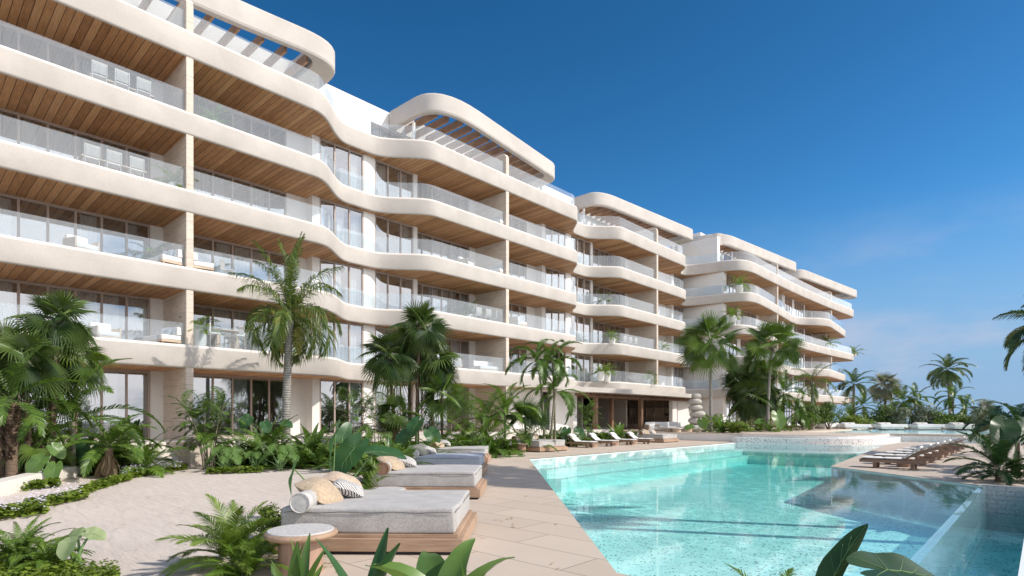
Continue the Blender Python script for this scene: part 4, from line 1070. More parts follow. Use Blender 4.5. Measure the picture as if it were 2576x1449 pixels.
# ------------------------------------------------------------------ plants
LM = {
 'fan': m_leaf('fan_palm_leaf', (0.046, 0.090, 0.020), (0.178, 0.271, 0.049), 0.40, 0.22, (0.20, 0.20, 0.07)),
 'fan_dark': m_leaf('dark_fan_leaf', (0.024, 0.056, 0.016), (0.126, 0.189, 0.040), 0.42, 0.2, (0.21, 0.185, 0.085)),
 'silver': m_leaf('silver_fan_leaf', (0.13, 0.15, 0.12), (0.34, 0.35, 0.29), 0.5, 0.2),
 'feather': m_leaf('feather_palm_leaf', (0.032, 0.074, 0.014), (0.136, 0.222, 0.037), 0.40, 0.25),
 'queen': m_leaf('queen_palm_leaf', (0.034, 0.073, 0.016), (0.143, 0.212, 0.033), 0.42, 0.28, (0.34, 0.24, 0.07), 0.75),
 'coco': m_leaf('coconut_leaf', (0.036, 0.072, 0.024), (0.120, 0.180, 0.060), 0.40, 0.2, (0.22, 0.19, 0.08)),
 'fern': m_leaf('fern_leaf', (0.042, 0.093, 0.013), (0.186, 0.292, 0.040), 0.45, 0.3),
 'lime': m_leaf('fresh_frond', (0.068, 0.127, 0.018), (0.270, 0.360, 0.072), 0.4, 0.3),
 'ear': m_leaf('elephant_ear_leaf', (0.023, 0.072, 0.026), (0.065, 0.156, 0.058), 0.38, 0.25, None, 0.35),
 'broad': m_leaf('broad_leaf', (0.049, 0.108, 0.027), (0.162, 0.267, 0.065), 0.36, 0.25, None, 0.5),
 'shrub': m_leaf('shrub_leaf', (0.031, 0.061, 0.012), (0.140, 0.220, 0.035), 0.5, 0.2),
 'pale_shrub': m_leaf('silvery_shrub_leaf', (0.07, 0.09, 0.055), (0.24, 0.27, 0.19), 0.6, 0.2),
 'cover': m_leaf('cover_leaf', (0.054, 0.101, 0.011), (0.216, 0.286, 0.036), 0.45, 0.25),
 'dead': m_leaf('dead_frond', (0.22, 0.15, 0.09), (0.46, 0.36, 0.24), 0.8, 0.15),
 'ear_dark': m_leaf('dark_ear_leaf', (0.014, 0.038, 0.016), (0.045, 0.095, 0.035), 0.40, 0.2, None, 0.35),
 'feather_shaded': m_leaf('shaded_palm_leaf', (0.012, 0.034, 0.012), (0.055, 0.11, 0.03), 0.42, 0.2),  # feather leaf darkened, shade of the right planter put into its colour
 'petal': m_plain('pale_petal', (0.72, 0.66, 0.80), 0.7, 0.08),
 'fruit': m_plain('green_fruit', (0.34, 0.34, 0.09), 0.5, 0.4, 30),
 'vein': m_plain('pale_vein', (0.16, 0.27, 0.10), 0.5, 0.15),
}
UPV = Vector((0, 0, 1))
def frame_of(T):
    T = T.normalized(); S = T.cross(UPV)
    if S.length < 0.05: S = Vector((1, 0, 0))
    S.normalize(); return T, S, S.cross(T).normalized()
def add_fan_leaf(mb, O, T, N, Rr, n=26, spread=300, droop=0.25, rg=random, split=0.40):
    T = T.normalized(); S = T.cross(N).normalized(); N = S.cross(T).normalized()
    da = R(spread)/n; hub = O; vs = [tuple(hub)]; fs = []
    def P(a, r, h):
        q = O + T*(math.cos(a)*r) + S*(math.sin(a)*r) + N*h
        return q - UPV*(droop*(r/Rr)**2.4*Rr)
    for i in range(n+1):
        a = -R(spread)/2 + da*i; vs.append(tuple(P(a, Rr*split, -0.018*Rr)))
    for i in range(n):
        a = -R(spread)/2 + da*(i+0.5); Lr = Rr*(0.82+0.18*math.cos(a*0.75))*rg.uniform(0.93, 1.05)
        b = len(vs); jw = rg.uniform(-0.03, 0.03)
        vs += [tuple(P(a, Rr*split, 0.02*Rr)), tuple(P(a-da*0.20+jw, Lr*0.72, -0.01*Rr)), tuple(P(a+jw, Lr*0.72, 0.012*Rr)), tuple(P(a+da*0.20+jw, Lr*0.72, -0.01*Rr)), tuple(P(a+jw*2, Lr, rg.uniform(-0.06, 0.02)*Rr))]
        e0, e1 = 1+i, 2+i
        fs += [(0, e0, b), (0, b, e1), (e0, b+1, b+2, b), (b, b+2, b+3, e1), (b+1, b+4, b+2), (b+2, b+4, b+3)]
    mb.add(vs, fs)
def fan_crown(n, Rr, pet, seed, low=-45, droop=0.22, hi=80, nseg=24, sag=0.04):
    rg = random.Random(seed); mb = MB()
    for i in range(n):
        f = i/(n-1) if n > 1 else 0; az = i*2.39996 + rg.uniform(-.3, .3); el = R(hi + (low-hi)*f**0.85 + rg.uniform(-8, 8))
        H = Vector((math.cos(az), math.sin(az), 0)); D = H*math.cos(el) + UPV*math.sin(el)
        pl = pet*(0.75+0.45*f)*rg.uniform(.9, 1.1); pts = []
        p = Vector((0, 0, rg.uniform(-.06, .12))); d = D.copy()
        for s in range(5):
            pts.append(p.copy()); p = p + d*(pl/4); d = (d - UPV*sag*(1+f)).normalized()
        mb.tube(pts, [0.018*Rr+.004, 0.014*Rr+.003, .012*Rr+.003, .011*Rr+.002, .010*Rr+.002], 4, False)
        tilt = R(rg.uniform(-8, 18) + 8*f); Sx = d.cross(UPV); Sx = Sx.normalized() if Sx.length > .05 else Vector((1, 0, 0))
        T = Matrix.Rotation(-tilt, 3, Sx) @ d; N = Sx.cross(T).normalized()
        N = Matrix.Rotation(rg.uniform(-1.05, 1.05), 3, T) @ N
        add_fan_leaf(mb, pts[-1], T, N, Rr*rg.uniform(.85, 1.1), nseg, rg.uniform(250, 320), droop*(0.6+f), rg)
    return mb
def add_frond(mb, O, az, el, L, bend, nl=34, leaf=0.45, w=0.035, V=25, droop=0.25, rg=random, fwd=35, plume=0.0, twist=0.0, start=0.14):
    H = Vector((math.cos(az), math.sin(az), 0)); pts = []; ts = []
    p = Vector(O); N = 14
    for s in range(N+1):
        t = s/N; a = el - bend*(t**1.35)
        d = H*math.cos(a) + UPV*math.sin(a); pts.append(p.copy()); ts.append(d.normalized()); p = p + d*(L/N)
    mb.tube(pts[::2], [max(0.003, 0.011*L*.45*(1-0.85*i/(N/2))) for i in range(len(pts[::2]))], 4, False)
    for i in range(nl):
        t = start + (1-start)*i/(nl-1); u = t*N; k = min(N-1, int(u)); fr_ = u-k
        P0 = pts[k].lerp(pts[k+1], fr_); T, S, U = frame_of(ts[k].lerp(ts[min(N, k+1)], fr_))
        if twist: S = Matrix.Rotation(twist, 3, T) @ S; U = S.cross(T)
        ll = leaf*(math.sin(math.pi*min(0.97, 0.14+0.80*(t-start)/(1-start)))**0.7)*rg.uniform(.88, 1.1)
        fa = R(fwd + 35*max(0, t-.55)/.45 + rg.uniform(-6, 6))
        for sg in (-1, 1):
            va = R(V + rg.uniform(-6, 6)) + rg.uniform(-plume, plume)
            D = (S*sg*math.cos(va) + U*math.sin(va))*math.cos(fa) + T*math.sin(fa)
            m = P0 + D*(ll*0.5) - UPV*(droop*ll*0.22); e = P0 + D*ll*(1-0.25*droop) - UPV*(droop*ll*(0.85+rg.uniform(-.1, .2)))
            wd = (T - D*T.dot(D)).normalized()*w
            mb.add([P0-wd*.4, P0+wd*.4, m+wd*.55, m-wd*.55, e], [(0, 1, 2, 3), (3, 2, 4)])
def feather_crown(n, L, seed, leaf, nl=34, w=0.035, low=-25, hi=82, bend=70, V=25, droop=0.25, plume=0.0, fwd=35, pw=0.9):
    rg = random.Random(seed); mb = MB()
    for i in range(n):
        f = i/max(1, n-1); az = i*2.39996 + rg.uniform(-.35, .35); el = R(hi + (low-hi)*f**pw + rg.uniform(-7, 7))
        lf_ = (0.78+0.3*math.sin(math.pi*(0.25+.6*f))) if pw < 1.5 else (1.15-0.45*f)
        bd_ = (0.55+.6*(1-abs(f-.4))) if pw < 1.5 else (0.25+1.25*min(1, f*1.4))
        add_frond(mb, (0, 0, rg.uniform(-.05, .1)), az, el, L*lf_*rg.uniform(.92, 1.08), R(bend*rg.uniform(.75, 1.2))*bd_, nl, leaf, w, V, droop, rg, fwd, plume, rg.uniform(-.3, .3))
    return mb
def trunk_mb(H, r0, r1, lean=(0, 0), rough=0.0, seed=0, boots=0):
    rg = random.Random(seed); pts = []; rad = []; n = max(8, int(H*5))
    for i in range(n+1):
        t = i/n; pts.append((lean[0]*t*t, lean[1]*t*t, H*t)); r = r0 + (r1-r0)*t; rad.append((r*(1+.25*(1-t)**8))*(1+rough*rg.uniform(-1, 1)))
    mb = MB(); mb.tube(pts, rad, 12)
    for i in range(boots):
        t = rg.uniform(.25, .98); a = rg.uniform(0, 6.28); p = Vector((lean[0]*t*t, lean[1]*t*t, H*t)); r = r0+(r1-r0)*t
        o = Vector((math.cos(a), math.sin(a), 0)); s = o.cross(UPV)*r*.35
        b = p + o*r*.85; e = p + o*(r*1.9) + UPV*rg.uniform(.12, .3)
        mb.add([b-s, b+s, e+s*.35, e-s*.35], [(0, 1, 2, 3), (3, 2, 1, 0)])
    return mb
def zy(y, d): return 1.8 + (1050.8-y)*d/1450.0
def ground_z(X, Y):
    if X > 43.4 and Y > 8 or X > 52: return 0.60
    return 0.08 if (Y > 20 and X > 8) or X < 6 else 0.0
def palm(kind, label, px, d, ytop, r0=0.09, r1=0.07, n=18, Rr=0.9, pet=0.6, seed=1, lm='fan', tm='trunk_brown', zb=None, lean=(0, 0), group=None, low=-45, droop=0.26, boots=0, nm=None, leaf=0.45, nl=34, w=0.035, bend=70, V=25, plume=0.0, hi=80, fwd=35, fruit=0, dead=0, nseg=30, rough=0.02, pw=0.9):
    X, Y = at(px, d); zb = ground_z(X, Y)-0.03 if zb is None else zb
    H = max(0.25, zy(ytop, d) - zb)
    t = thing(nm or ('fan_palm' if kind == 'fan' else 'feather_palm'), label, 'palm tree' if H > 1.2 else 'palm', (X-lean[0], Y-lean[1], zb), 0, group)
    trunk_mb(H, r0, r1, lean, rough, seed, boots).build('trunk', M[tm], t, smooth=60)
    if kind == 'fan': c = fan_crown(n, Rr, pet, seed, low, droop, hi, nseg)
    else: c = feather_crown(n, Rr, seed, leaf, nl, w, low, hi, bend, V, droop, plume, fwd, pw)
    c.build('crown', LM[lm], t, loc=(lean[0], lean[1], H))
    if dead:
        dm = fan_crown(dead, Rr*.8, pet*.6, seed+50, -80, .35, -50, 16) if kind == 'fan' else feather_crown(dead, Rr*.55, seed+50, leaf*.8, 22, w, -85, -55, 30, 5, .8)
        dm.build('dead_fronds', LM['dead'], t, loc=(lean[0], lean[1], H-0.08))
    rg = random.Random(seed+9)
    for q in range(fruit):
        fm = MB(); a = rg.uniform(0, 6.28); off_ = Vector((math.cos(a), math.sin(a), 0))*(0.16 if fruit < 3 else 0.3)
        if fruit < 3: off_ = (Vector((SA, -CA, 0))*(0.36 if q else -0.34))
        for i in range(340 if fruit < 3 else 26):
            tt = rg.random(); rr0 = (0.24*math.sin(math.pi*(0.15+.8*tt)) if fruit < 3 else 0.10)*rg.random()**.4; b = rg.uniform(0, 6.28)
            c_ = off_ + Vector((math.cos(b)*rr0, math.sin(b)*rr0, -0.25 - 1.15*tt if fruit < 3 else -0.1-.35*tt)); s = 0.034 if fruit < 3 else 0.03
            fm.add([c_+Vector(v)*s for v in ((1,0,0),(-1,0,0),(0,1,0),(0,-1,0),(0,0,1),(0,0,-1))], [(0,2,4),(2,1,4),(1,3,4),(3,0,4),(2,0,5),(1,2,5),(3,1,5),(0,3,5)])
        fm.build('fruit_cluster', LM['fruit'] if fruit < 3 else m_berry, t, loc=(lean[0], lean[1], H-0.05))
    return t
m_berry = m_plain('red_berry', (0.16, 0.03, 0.03), 0.5, 0.3, 30)
def heart(th, notch=False, seed=0):
    a = abs(th); tab = [(0, 1.0), (25, .90), (50, .76), (80, .64), (110, .58), (140, .55), (160, .47), (172, .30), (180, .16)]
    g = math.degrees(a)
    for (a0, r0), (a1, r1) in zip(tab, tab[1:]):
        if a0 <= g <= a1: r = r0+(r1-r0)*(g-a0)/(a1-a0); break
    if notch and 22 < g < 150:
        k = ((g-22)/17.0) % 1.0
        if k < 0.28: r *= 0.42
    return r
def add_ear(mb, vm, O, T, N, Lr, fold=0.25, droop=0.25, wave=0.04, seed=0, notch=False, wid=1.0):
    """heart shaped blade: O petiole joint, T towards the tip, N face normal"""
    rg = random.Random(seed); T = T.normalized(); S = T.cross(N).normalized(); N = S.cross(T).normalized(); p0 = rg.uniform(0, 6)
    n = 84 if notch else 36; rings = (0.0, 0.3, 0.62, 0.86, 1.0) if not notch else (0.0, .4, .7, 1.0)
    def P(x, y):
        h = fold*(abs(y)/Lr)**1.3*Lr - droop*(max(0, x)/Lr)**2*Lr + wave*Lr*math.sin(9*x/Lr+p0+2.5*abs(y)/Lr)*(abs(y)/Lr)*1.6
        return O + T*x + S*y + N*h
    vs = [P(0, 0)]; fs = []
    for r in rings[1:]:
        for i in range(n):
            th = -math.pi + 2*math.pi*i/n; q = heart(th, notch and r > .5)*r*Lr
            vs.append(P(q*math.cos(th), q*math.sin(th)*wid))
    for i in range(n): fs.append((0, 1+i, 1+(i+1) % n))
    for k in range(len(rings)-2):
        for i in range(n): a = 1+k*n+i; b = 1+k*n+(i+1) % n; fs.append((a, a+n, b+n, b))
    mb.add(vs, fs)
    if vm is not None:
        vm.tube([P(x*Lr, 0)+N*.003 for x in (-.02, .25, .5, .75, .96)], [.011*Lr, .009*Lr, .007*Lr, .004*Lr, .002*Lr], 4, False)
        for s in (-1, 1):
            for k, (x0, a) in enumerate(((0, 130), (0.02, 85), (.2, 62), (.38, 52), (.55, 45))):
                q = 0.9*heart(R(a))*(1-x0)*Lr*.98
                vm.tube([P(x0*Lr + q*f*math.cos(R(a)), s*q*f*math.sin(R(a))*wid)+N*.003 for f in (0, .35, .7, 1)], [.005*Lr, .004*Lr, .003*Lr, .0015*Lr], 3, False)
def ear_plant(label, X, Y, zb, leaves, lm='ear', nm='elephant_ear_plant', group=None, notch=False, wid=0.85, fold=0.22):
    """leaves: (r right of the root, f further from the camera, z of the joint, tip direction (r, f, z), normal tilt, length)"""
    t = thing(nm, label, 'plant', (X, Y, zb), 0, group); st_ = MB()
    rt = Vector((SA, -CA, 0)); fw = Vector((CA, SA, 0))
    for i, (r, f, z, td, nd, Lr) in enumerate(leaves):
        bl_ = MB(); vn = MB()
        O = rt*r + fw*f + UPV*(z-zb); T = rt*td[0] + fw*td[1] + UPV*td[2]; N = rt*nd[0] + fw*nd[1] + UPV*nd[2]; Lr *= 0.82 if notch else 0.74
        add_ear(bl_, vn, O, T, N, Lr, fold, 0.22, 0.05, i+int(px_seed(label)), notch, wid)
        lf = bl_.build('leaf', LM[lm], t, smooth=180); vn.build('vein', LM['vein'], lf)
        b = Vector((0.05*math.sin(i*2.1), 0.05*math.cos(i*2.1), 0))
        st_.tube([b, b.lerp(O, .5)+UPV*0.12*(z-zb), O], [.022, .016, .009], 6, False)
    st_.build('stem', LM['vein'], t, smooth=180)
    return t
def px_seed(s): return sum(ord(c) for c in s) % 97
def add_lance(mb, O, az, el, L, w, bend, fold=0.25, rg=random, n=9, twist=0.0):
    H = Vector((math.cos(az), math.sin(az), 0)); p = Vector(O); rows = []
    for i in range(n+1):
        t = i/n; a = el - bend*t*t; d = H*math.cos(a)+UPV*math.sin(a); S = d.cross(UPV); S = S.normalized() if S.length > .05 else H.cross(UPV)
        S = Matrix.Rotation(twist*t, 3, d) @ S; U = S.cross(d)
        ww = w*max(.02, math.sin(math.pi*(0.06+.94*t)**.85))**.8
        wv = 0.08*w*math.sin(7*t+az)
        rows.append([tuple(p - S*ww + U*(fold*ww+wv)), tuple(p - S*ww*.5 + U*fold*ww*.35), tuple(p), tuple(p + S*ww*.5 + U*fold*ww*.35), tuple(p + S*ww + U*(fold*ww-wv))])
        p = p + d*(L/n)
    mb.grid(rows)
def lance_plant(label, px, d, n, L, w, seed, lm='broad', nm='broad_leaved_plant', zb=None, bend=50, hi=85, low=45, group=None, cat='plant'):
    X, Y = at(px, d); zb = ground_z(X, Y)-.02 if zb is None else zb
    rg = random.Random(seed); mb = MB()
    for i in range(n):
        f = i/max(1, n-1); add_lance(mb, (rg.uniform(-.06, .06)*L, rg.uniform(-.06, .06)*L, 0), i*2.4+rg.uniform(-.4, .4), R(hi+(low-hi)*f+rg.uniform(-6, 6)), L*rg.uniform(.7, 1.08), w*rg.uniform(.8, 1.1), R(bend*rg.uniform(.5, 1.2)), .3, rg, 9, rg.uniform(-.6, .6))
    o = mb.build(nm, LM[lm], None, loc=(X, Y, zb), smooth=180)
    return tag(o, label, cat, group)
def fern_plant(label, px, d, n, L, seed, lm='fern', nm='fern', zb=None, leaf=None, nl=26, low=15, bend=65, hi=80, droop=.25, w=None, V=18, cat='fern', group='ferns and low palms in the planting', fwd=40):
    X, Y = at(px, d); zb = ground_z(X, Y)-.02 if zb is None else zb
    c = feather_crown(n, L, seed, leaf or L*.26, nl, w or L*.022, low, hi, bend, V, droop, 0.1, fwd)
    return tag(c.build(nm, LM[lm], None, loc=(X, Y, zb)), label, cat, group)
def cane_palm(label, px, d, ytop, ncane, seed, lm='feather', spread=.35, L=.9, nfr=5, zb=None, leaf=.3, group='bamboo palms by the building'):
    """clump of thin canes, each with tiers of short fronds"""
    X, Y = at(px, d); zb = ground_z(X, Y)-.02 if zb is None else zb; H = zy(ytop, d)-zb
    rg = random.Random(seed); t = thing('cane_palm', label, 'palm', (X, Y, zb), 0, group); sm = MB(); cm = MB()
    for c in range(ncane):
        a = rg.uniform(0, 6.28); h = H*rg.uniform(.55, .86); o = Vector((math.cos(a), math.sin(a), 0)); b = o*rg.uniform(0, spread*.5); e = o*spread*rg.uniform(.5, 1.6)
        pts = [b + (e-b)*(s/5)**1.6 + UPV*h*s/5 for s in range(6)]
        sm.tube(pts, [.018, .016, .014, .013, .012, .010], 6, False)
        for i in range(nfr+2):
            tt = 1 - 0.55*i/(nfr+2); P0 = pts[min(4, int(tt*5))].lerp(pts[min(5, int(tt*5)+1)], tt*5-int(tt*5)) if tt < 1 else pts[-1]
            add_frond(cm, P0, i*2.4+c, R(75-11*i), L*rg.uniform(.8, 1.1), R(75), 18, leaf*rg.uniform(.85, 1.1), .029, 15, .3, rg, 35)
    sm.build('stem', M['trunk_thin'], t, smooth=180); cm.build('foliage', LM[lm], t)
    return t
def shrub(label, px, d, rx, rz, seed, lm='shrub', n=1500, ls=.07, zb=None, zc=None, nm='shrub', stems=6, group=None, flowers=0):
    X, Y = at(px, d); zb = ground_z(X, Y)-.02 if zb is None else zb
    rg = random.Random(seed); t = thing(nm, label, 'shrub', (X, Y, zb), 0, group); zc = zc or rz
    blobs = []
    for i in range(16):
        v = Vector((rg.gauss(0, 1), rg.gauss(0, 1), rg.gauss(0, .8))).normalized()*rg.uniform(.35, .8)
        blobs.append((Vector((v.x*rx, v.y*rx, zc+v.z*rz)), rg.uniform(.28, .48)))
    lf = MB(); fl_ = MB()
    for i in range(n):
        c, r = blobs[rg.randrange(16)]; u = Vector((rg.gauss(0, 1), rg.gauss(0, 1), rg.gauss(0, 1))).normalized()
        p = c + Vector((u.x*rx, u.y*rx, u.z*rz))*r*rg.uniform(.65, 1.05)
        if p.z < .03: continue
        nn = (u + Vector((rg.gauss(0, .5), rg.gauss(0, .5), rg.gauss(0, .5)+.5))).normalized(); a = nn.orthogonal().normalized(); a = Matrix.Rotation(rg.uniform(0, 6.28), 3, nn) @ a; b = nn.cross(a); s = ls*rg.uniform(.6, 1.2)
        lf.add([p-a*s, p+b*s*.45-nn*s*.1, p+a*s, p-b*s*.45-nn*s*.1], [(0, 1, 2, 3)])
    lf.build('foliage', LM[lm], t)
    sm = MB()
    for i in range(stems):
        c, r = blobs[i]; sm.tube([(rg.uniform(-.1, .1)*rx, rg.uniform(-.1, .1)*rx, 0), tuple(c*.45+Vector((rg.uniform(-.1, .1), rg.uniform(-.1, .1), 0))), tuple(c)], [.03*rx+.006, .02*rx+.004, .008*rx+.002], 6, False)
    sm.build('stem', M['bark'], t, smooth=180)
    if flowers:
        for i in range(flowers):
            c, r = blobs[rg.randrange(16)]; u = Vector((rg.gauss(0, 1), rg.gauss(0, 1), abs(rg.gauss(0, 1)))).normalized(); p = c + Vector((u.x*rx, u.y*rx, u.z*rz))*r*1.12
            fl_.add([p+Vector((math.cos(k*1.2566), math.sin(k*1.2566), .3*(k % 2)))*.028 for k in range(5)], [(0, 1, 2, 3, 4)])
        fl_.build('blossom', LM['petal'], t)
    return t

# ---- tall palm with hanging fruit in front of the second bay
palm('feather', 'feather palm with two hanging fruit clusters and a smooth grey trunk before the second bay', 730, 24.6, 806, .185, .15, 28, 3.35, 0, 21, 'queen', 'trunk_grey', lean=(0.15, -0.1), leaf=.66, nl=90, w=.026, low=-30, hi=89, bend=105, pw=1.5, V=22, droop=.8, plume=.8, fwd=38, fruit=2)
# ---- dense left group
LG = 'palms in the dense bed at the left'
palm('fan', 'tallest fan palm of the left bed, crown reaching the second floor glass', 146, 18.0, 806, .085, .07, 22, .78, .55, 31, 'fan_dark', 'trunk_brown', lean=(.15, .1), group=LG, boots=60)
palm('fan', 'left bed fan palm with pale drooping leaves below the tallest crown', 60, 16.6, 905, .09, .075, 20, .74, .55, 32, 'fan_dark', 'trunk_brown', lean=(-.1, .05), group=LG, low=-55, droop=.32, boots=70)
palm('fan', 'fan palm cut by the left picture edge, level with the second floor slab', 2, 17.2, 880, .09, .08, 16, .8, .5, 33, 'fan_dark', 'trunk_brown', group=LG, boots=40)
palm('fan', 'fan palm with lime leaves between the two tallest left trunks', 196, 18.8, 900, .07, .06, 14, .75, .5, 34, 'fan', 'trunk_brown', lean=(.1, 0), group=LG, low=-55, droop=.34, boots=30)
palm('feather', 'stout old feather palm with a shaggy fibrous booted trunk at the left edge', 29, 15.9, 1010, .12, .15, 15, 1.9, 0, 35, 'feather', 'trunk_brown', group=LG, leaf=.38, low=-30, boots=170, bend=70)
palm('feather', 'feather palm with long arching fronds reaching right toward the party wall', 184, 17.9, 1060, .07, .06, 13, 2.5, 0, 36, 'feather', 'trunk_thin', group=LG, leaf=.50, low=-10, hi=78, bend=80, nl=44)
palm('feather', 'low feather palm with a skirt of dead tan fronds above the curb', 274, 17.4, 1128, .11, .10, 14, 1.5, 0, 37, 'feather', 'trunk_brown', group=LG, leaf=.34, low=-5, bend=75, nl=38, dead=9)
palm('fan', 'small lower fan palm crowded behind the left trunks', 128, 18.6, 985, .06, .05, 14, .65, .5, 38, 'fan_dark', 'trunk_brown', group=LG, boots=20)
palm('fan', 'short fan palm standing between the left trunks close to the soil', 104, 17.0, 1120, .05, .05, 10, .55, .45, 39, 'fan', 'trunk_brown', group=LG, low=-20)
for i, (px, d, L, lb) in enumerate(((350, 19.0, 1.5, 'dark green fern palm below the first party wall'), (366, 18.3, 1.2, 'bright fern palm beside the garden steps'), (232, 19.2, 1.6, 'dark fern palm filling the back of the left bed'), (90, 19.6, 1.7, 'dark fern palm deep behind the left trunks'), (12, 18.6, 1.6, 'fern palm in the shade at the left picture edge'), (165, 20.5, 1.9, 'tall fern palm in front of the ground floor glass at the left'), (300, 21.0, 1.9, 'fern palm against the ground floor windows left of the party wall'))):
    fern_plant(lb, px, d, 15, L, 60+i, 'feather' if i != 1 else 'fern', 'fern_palm', nl=32, low=0)
X, Y = at(112, 15.8); ear_plant('pair of big round elephant ear leaves at the front of the left bed', X, Y, .1, [(-.12, 0, .62, (-.5, -.45, -.75), (.15, -.85, .5), .62), (.36, -.1, .46, (.1, -.5, -.85), (.1, -.85, .5), .56), (-.05, .4, .95, (.5, .2, -.6), (.2, -.5, .8), .5)], 'broad')
X, Y = at(226, 17.9); ear_plant('shaded elephant ear plant behind the dead palm skirt', X, Y, .1, [(0, 0, .75, (.1, -.5, -.8), (0, -.85, .5), .7), (-.4, .3, .95, (-.5, -.3, -.7), (0, -.8, .6), .6)])
# ---- planting in front of the second bay
cane_palm('airy bamboo palm clump right of the garden steps', 523, 20.6, 985, 12, 71, spread=.55, L=1.0, leaf=.30)
X, Y = at(565, 19.6)
mon = [(math.sin(i*2.4)*.55*(.4+i/14), math.cos(i*2.4)*.4*(.4+i/14), .35+.55*((i*7) % 10)/10, (math.sin(i*2.4), math.cos(i*2.4)-.6, -.75), (math.sin(i*2.4)*.4, -.55, .8), .36+.08*(i % 3)) for i in range(11)]
ear_plant('split leaved monstera at the foot of the bamboo palm', X, Y, 0.0, mon, 'broad', 'monstera', 'monstera plants', True)
X, Y = at(705, 19.8); ear_plant('split leaved monstera below the tall grey palm trunk', X, Y, 0.0, [(a*1.15, b*1.1, c*1.1, d_, e, f*.95) for a, b, c, d_, e, f in mon], 'broad', 'monstera', 'monstera plants', True)
X, Y = at(640, 20.4); ear_plant('small monstera spreading between the two bigger ones', X, Y, 0.0, [(a*.8, b*.8, c*.75, d_, e, f*.8) for a, b, c, d_, e, f in mon[:8]], 'broad', 'monstera', 'monstera plants', True)
for i, (px, d, L, n, lb) in enumerate(((672, 21.5, 2.0, 16, 'large fern palm left of the tall grey trunk'), (640, 22.5, 1.6, 14, 'fern palm behind the monstera under the second bay'), (770, 22.0, 1.6, 14, 'fern palm right of the tall grey trunk'), (800, 21.0, 1.2, 12, 'low bright fern palm by the sand, right of the tall trunk'), (745, 20.6, 1.3, 12, 'fern palm just in front of the tall grey trunk'))):
    fern_plant(lb, px, d, n, L, 80+i, 'feather', 'fern_palm', nl=36, low=5)
lance_plant('upright canna like leaves right of the tall grey trunk', 785, 23.2, 10, 1.7, .17, 90, bend=35, low=60)
lance_plant('upright broad leaves left of the tall grey trunk', 668, 23.5, 9, 1.8, .17, 91, bend=40, low=60)
X, Y = at(655, 22.8); ear_plant('elephant ear leaves standing behind the second bay ferns', X, Y, .05, [(-.5, 0, 1.75, (-.6, -.3, -.9), (.5, -.6, .6), .6), (.1, .2, 1.55, (.5, -.4, -.7), (.1, -.7, .6), .55), (.8, .3, 1.6, (.9, -.2, -.3), (0, -.5, .9), .55)])
# ---- big elephant ear plant and friends behind the nearest beds
X, Y = at(838, 9.9)
ear_plant('big elephant ear plant with dark folded leaves behind the nearest daybed', X, Y, 0.0, [(.10, -.2, 1.50, (-.30, -.15, -1.0), (-.90, -.30, .22), .86), (.34, .1, 1.28, (-.62, -.25, -.80), (-.1, -.95, .35), .80), (.62, .3, 1.20, (1.0, .05, -.02), (.05, -.30, .95), .80), (-.40, -.7, .98, (-.30, -.1, -.95), (-.95, -.25, .15), .56), (.10, .2, 1.46, (.35, .3, .9), (.5, -.8, .3), .42), (-.25, -.2, .45, (.1, -.5, -.5), (0, -.7, .7), .42)], wid=.62)
shrub('small round leafed shrub at the head of the nearest daybed', 686, 8.7, .34, .28, 92, 'cover', 1600, .032, nm='small_shrub', zb=.0, zc=.28)
fern_plant('small arching palm frond tuft between the first two daybeds', 915, 10.3, 12, .95, 93, 'lime', 'fern_palm', low=20)
fern_plant('wispy fern between the big ear leaves and the daybed', 850, 9.3, 10, .6, 94, 'fern', low=10)
for i, (px, d, L, n, lm, lb) in enumerate(((962, 14.5, 1.2, 14, 'fern', 'bright fern behind the second daybed'), (1000, 17.0, 1.1, 14, 'fern', 'fern between the second daybed and the canna leaves'), (1048, 19.5, 1.2, 14, 'fern', 'fern behind the head of the shaded blue daybed'), (1080, 22.5, 1.2, 14, 'fern', 'fern behind the fourth daybed'), (930, 16.5, 1.3, 14, 'feather', 'dark fern palm behind the big elephant ears'), (900, 19.5, 1.5, 14, 'feather', 'dark fern palm left of the canna leaves'), (1110, 26.0, 1.6, 15, 'feather', 'dark fern palm below the mid fan palms'), (1200, 27.5, 2.2, 16, 'fern', 'big bright fern palm behind the fifth daybed'), (1160, 27.8, 1.8, 14, 'feather', 'dark fern palm left of the big bright one'), (1245, 27.5, 1.9, 14, 'feather', 'fern palm right of the big bright one'), (1325, 31.0, 1.9, 14, 'feather', 'fern palm behind the sixth daybed'), (880, 24.0, 1.7, 14, 'feather', 'fern palm against the white pier of the second bay'), (1000, 24.5, 1.6, 14, 'feather', 'fern palm under the mid fan trunks'))):
    fern_plant(lb, px, d, n, L, 100+i, lm, 'fern_palm' if lm == 'feather' or L > 2 else 'fern', nl=30, low=5)
lance_plant('clump of upright green leaves behind the second daybed', 985, 16.5, 12, 1.35, .15, 110, bend=45, low=50)
lance_plant('upright leaf clump beside the canna leaves, nearer the fan trunks', 1018, 18.8, 10, 1.2, .13, 111, bend=40, low=50)
lance_plant('grey green agave like clump behind the fifth daybed', 1222, 26.3, 10, 1.0, .11, 112, bend=20, low=50)
X, Y = at(1050, 23.0); ear_plant('dark elephant ear plant in the shade under the mid fan palms', X, Y, .05, [(0, 0, 1.6, (-.5, -.4, -.8), (-.3, -.7, .6), .9), (.5, .2, 1.2, (.6, -.4, -.8), (.2, -.8, .5), .8), (-.5, .1, 1.1, (-.5, -.4, -.8), (-.3, -.8, .5), .8)])
shrub('white flowering bush behind the fourth and fifth daybeds', 1140, 25.0, .9, .55, 113, 'shrub', 1800, .06, nm='flowering_bush', flowers=170)
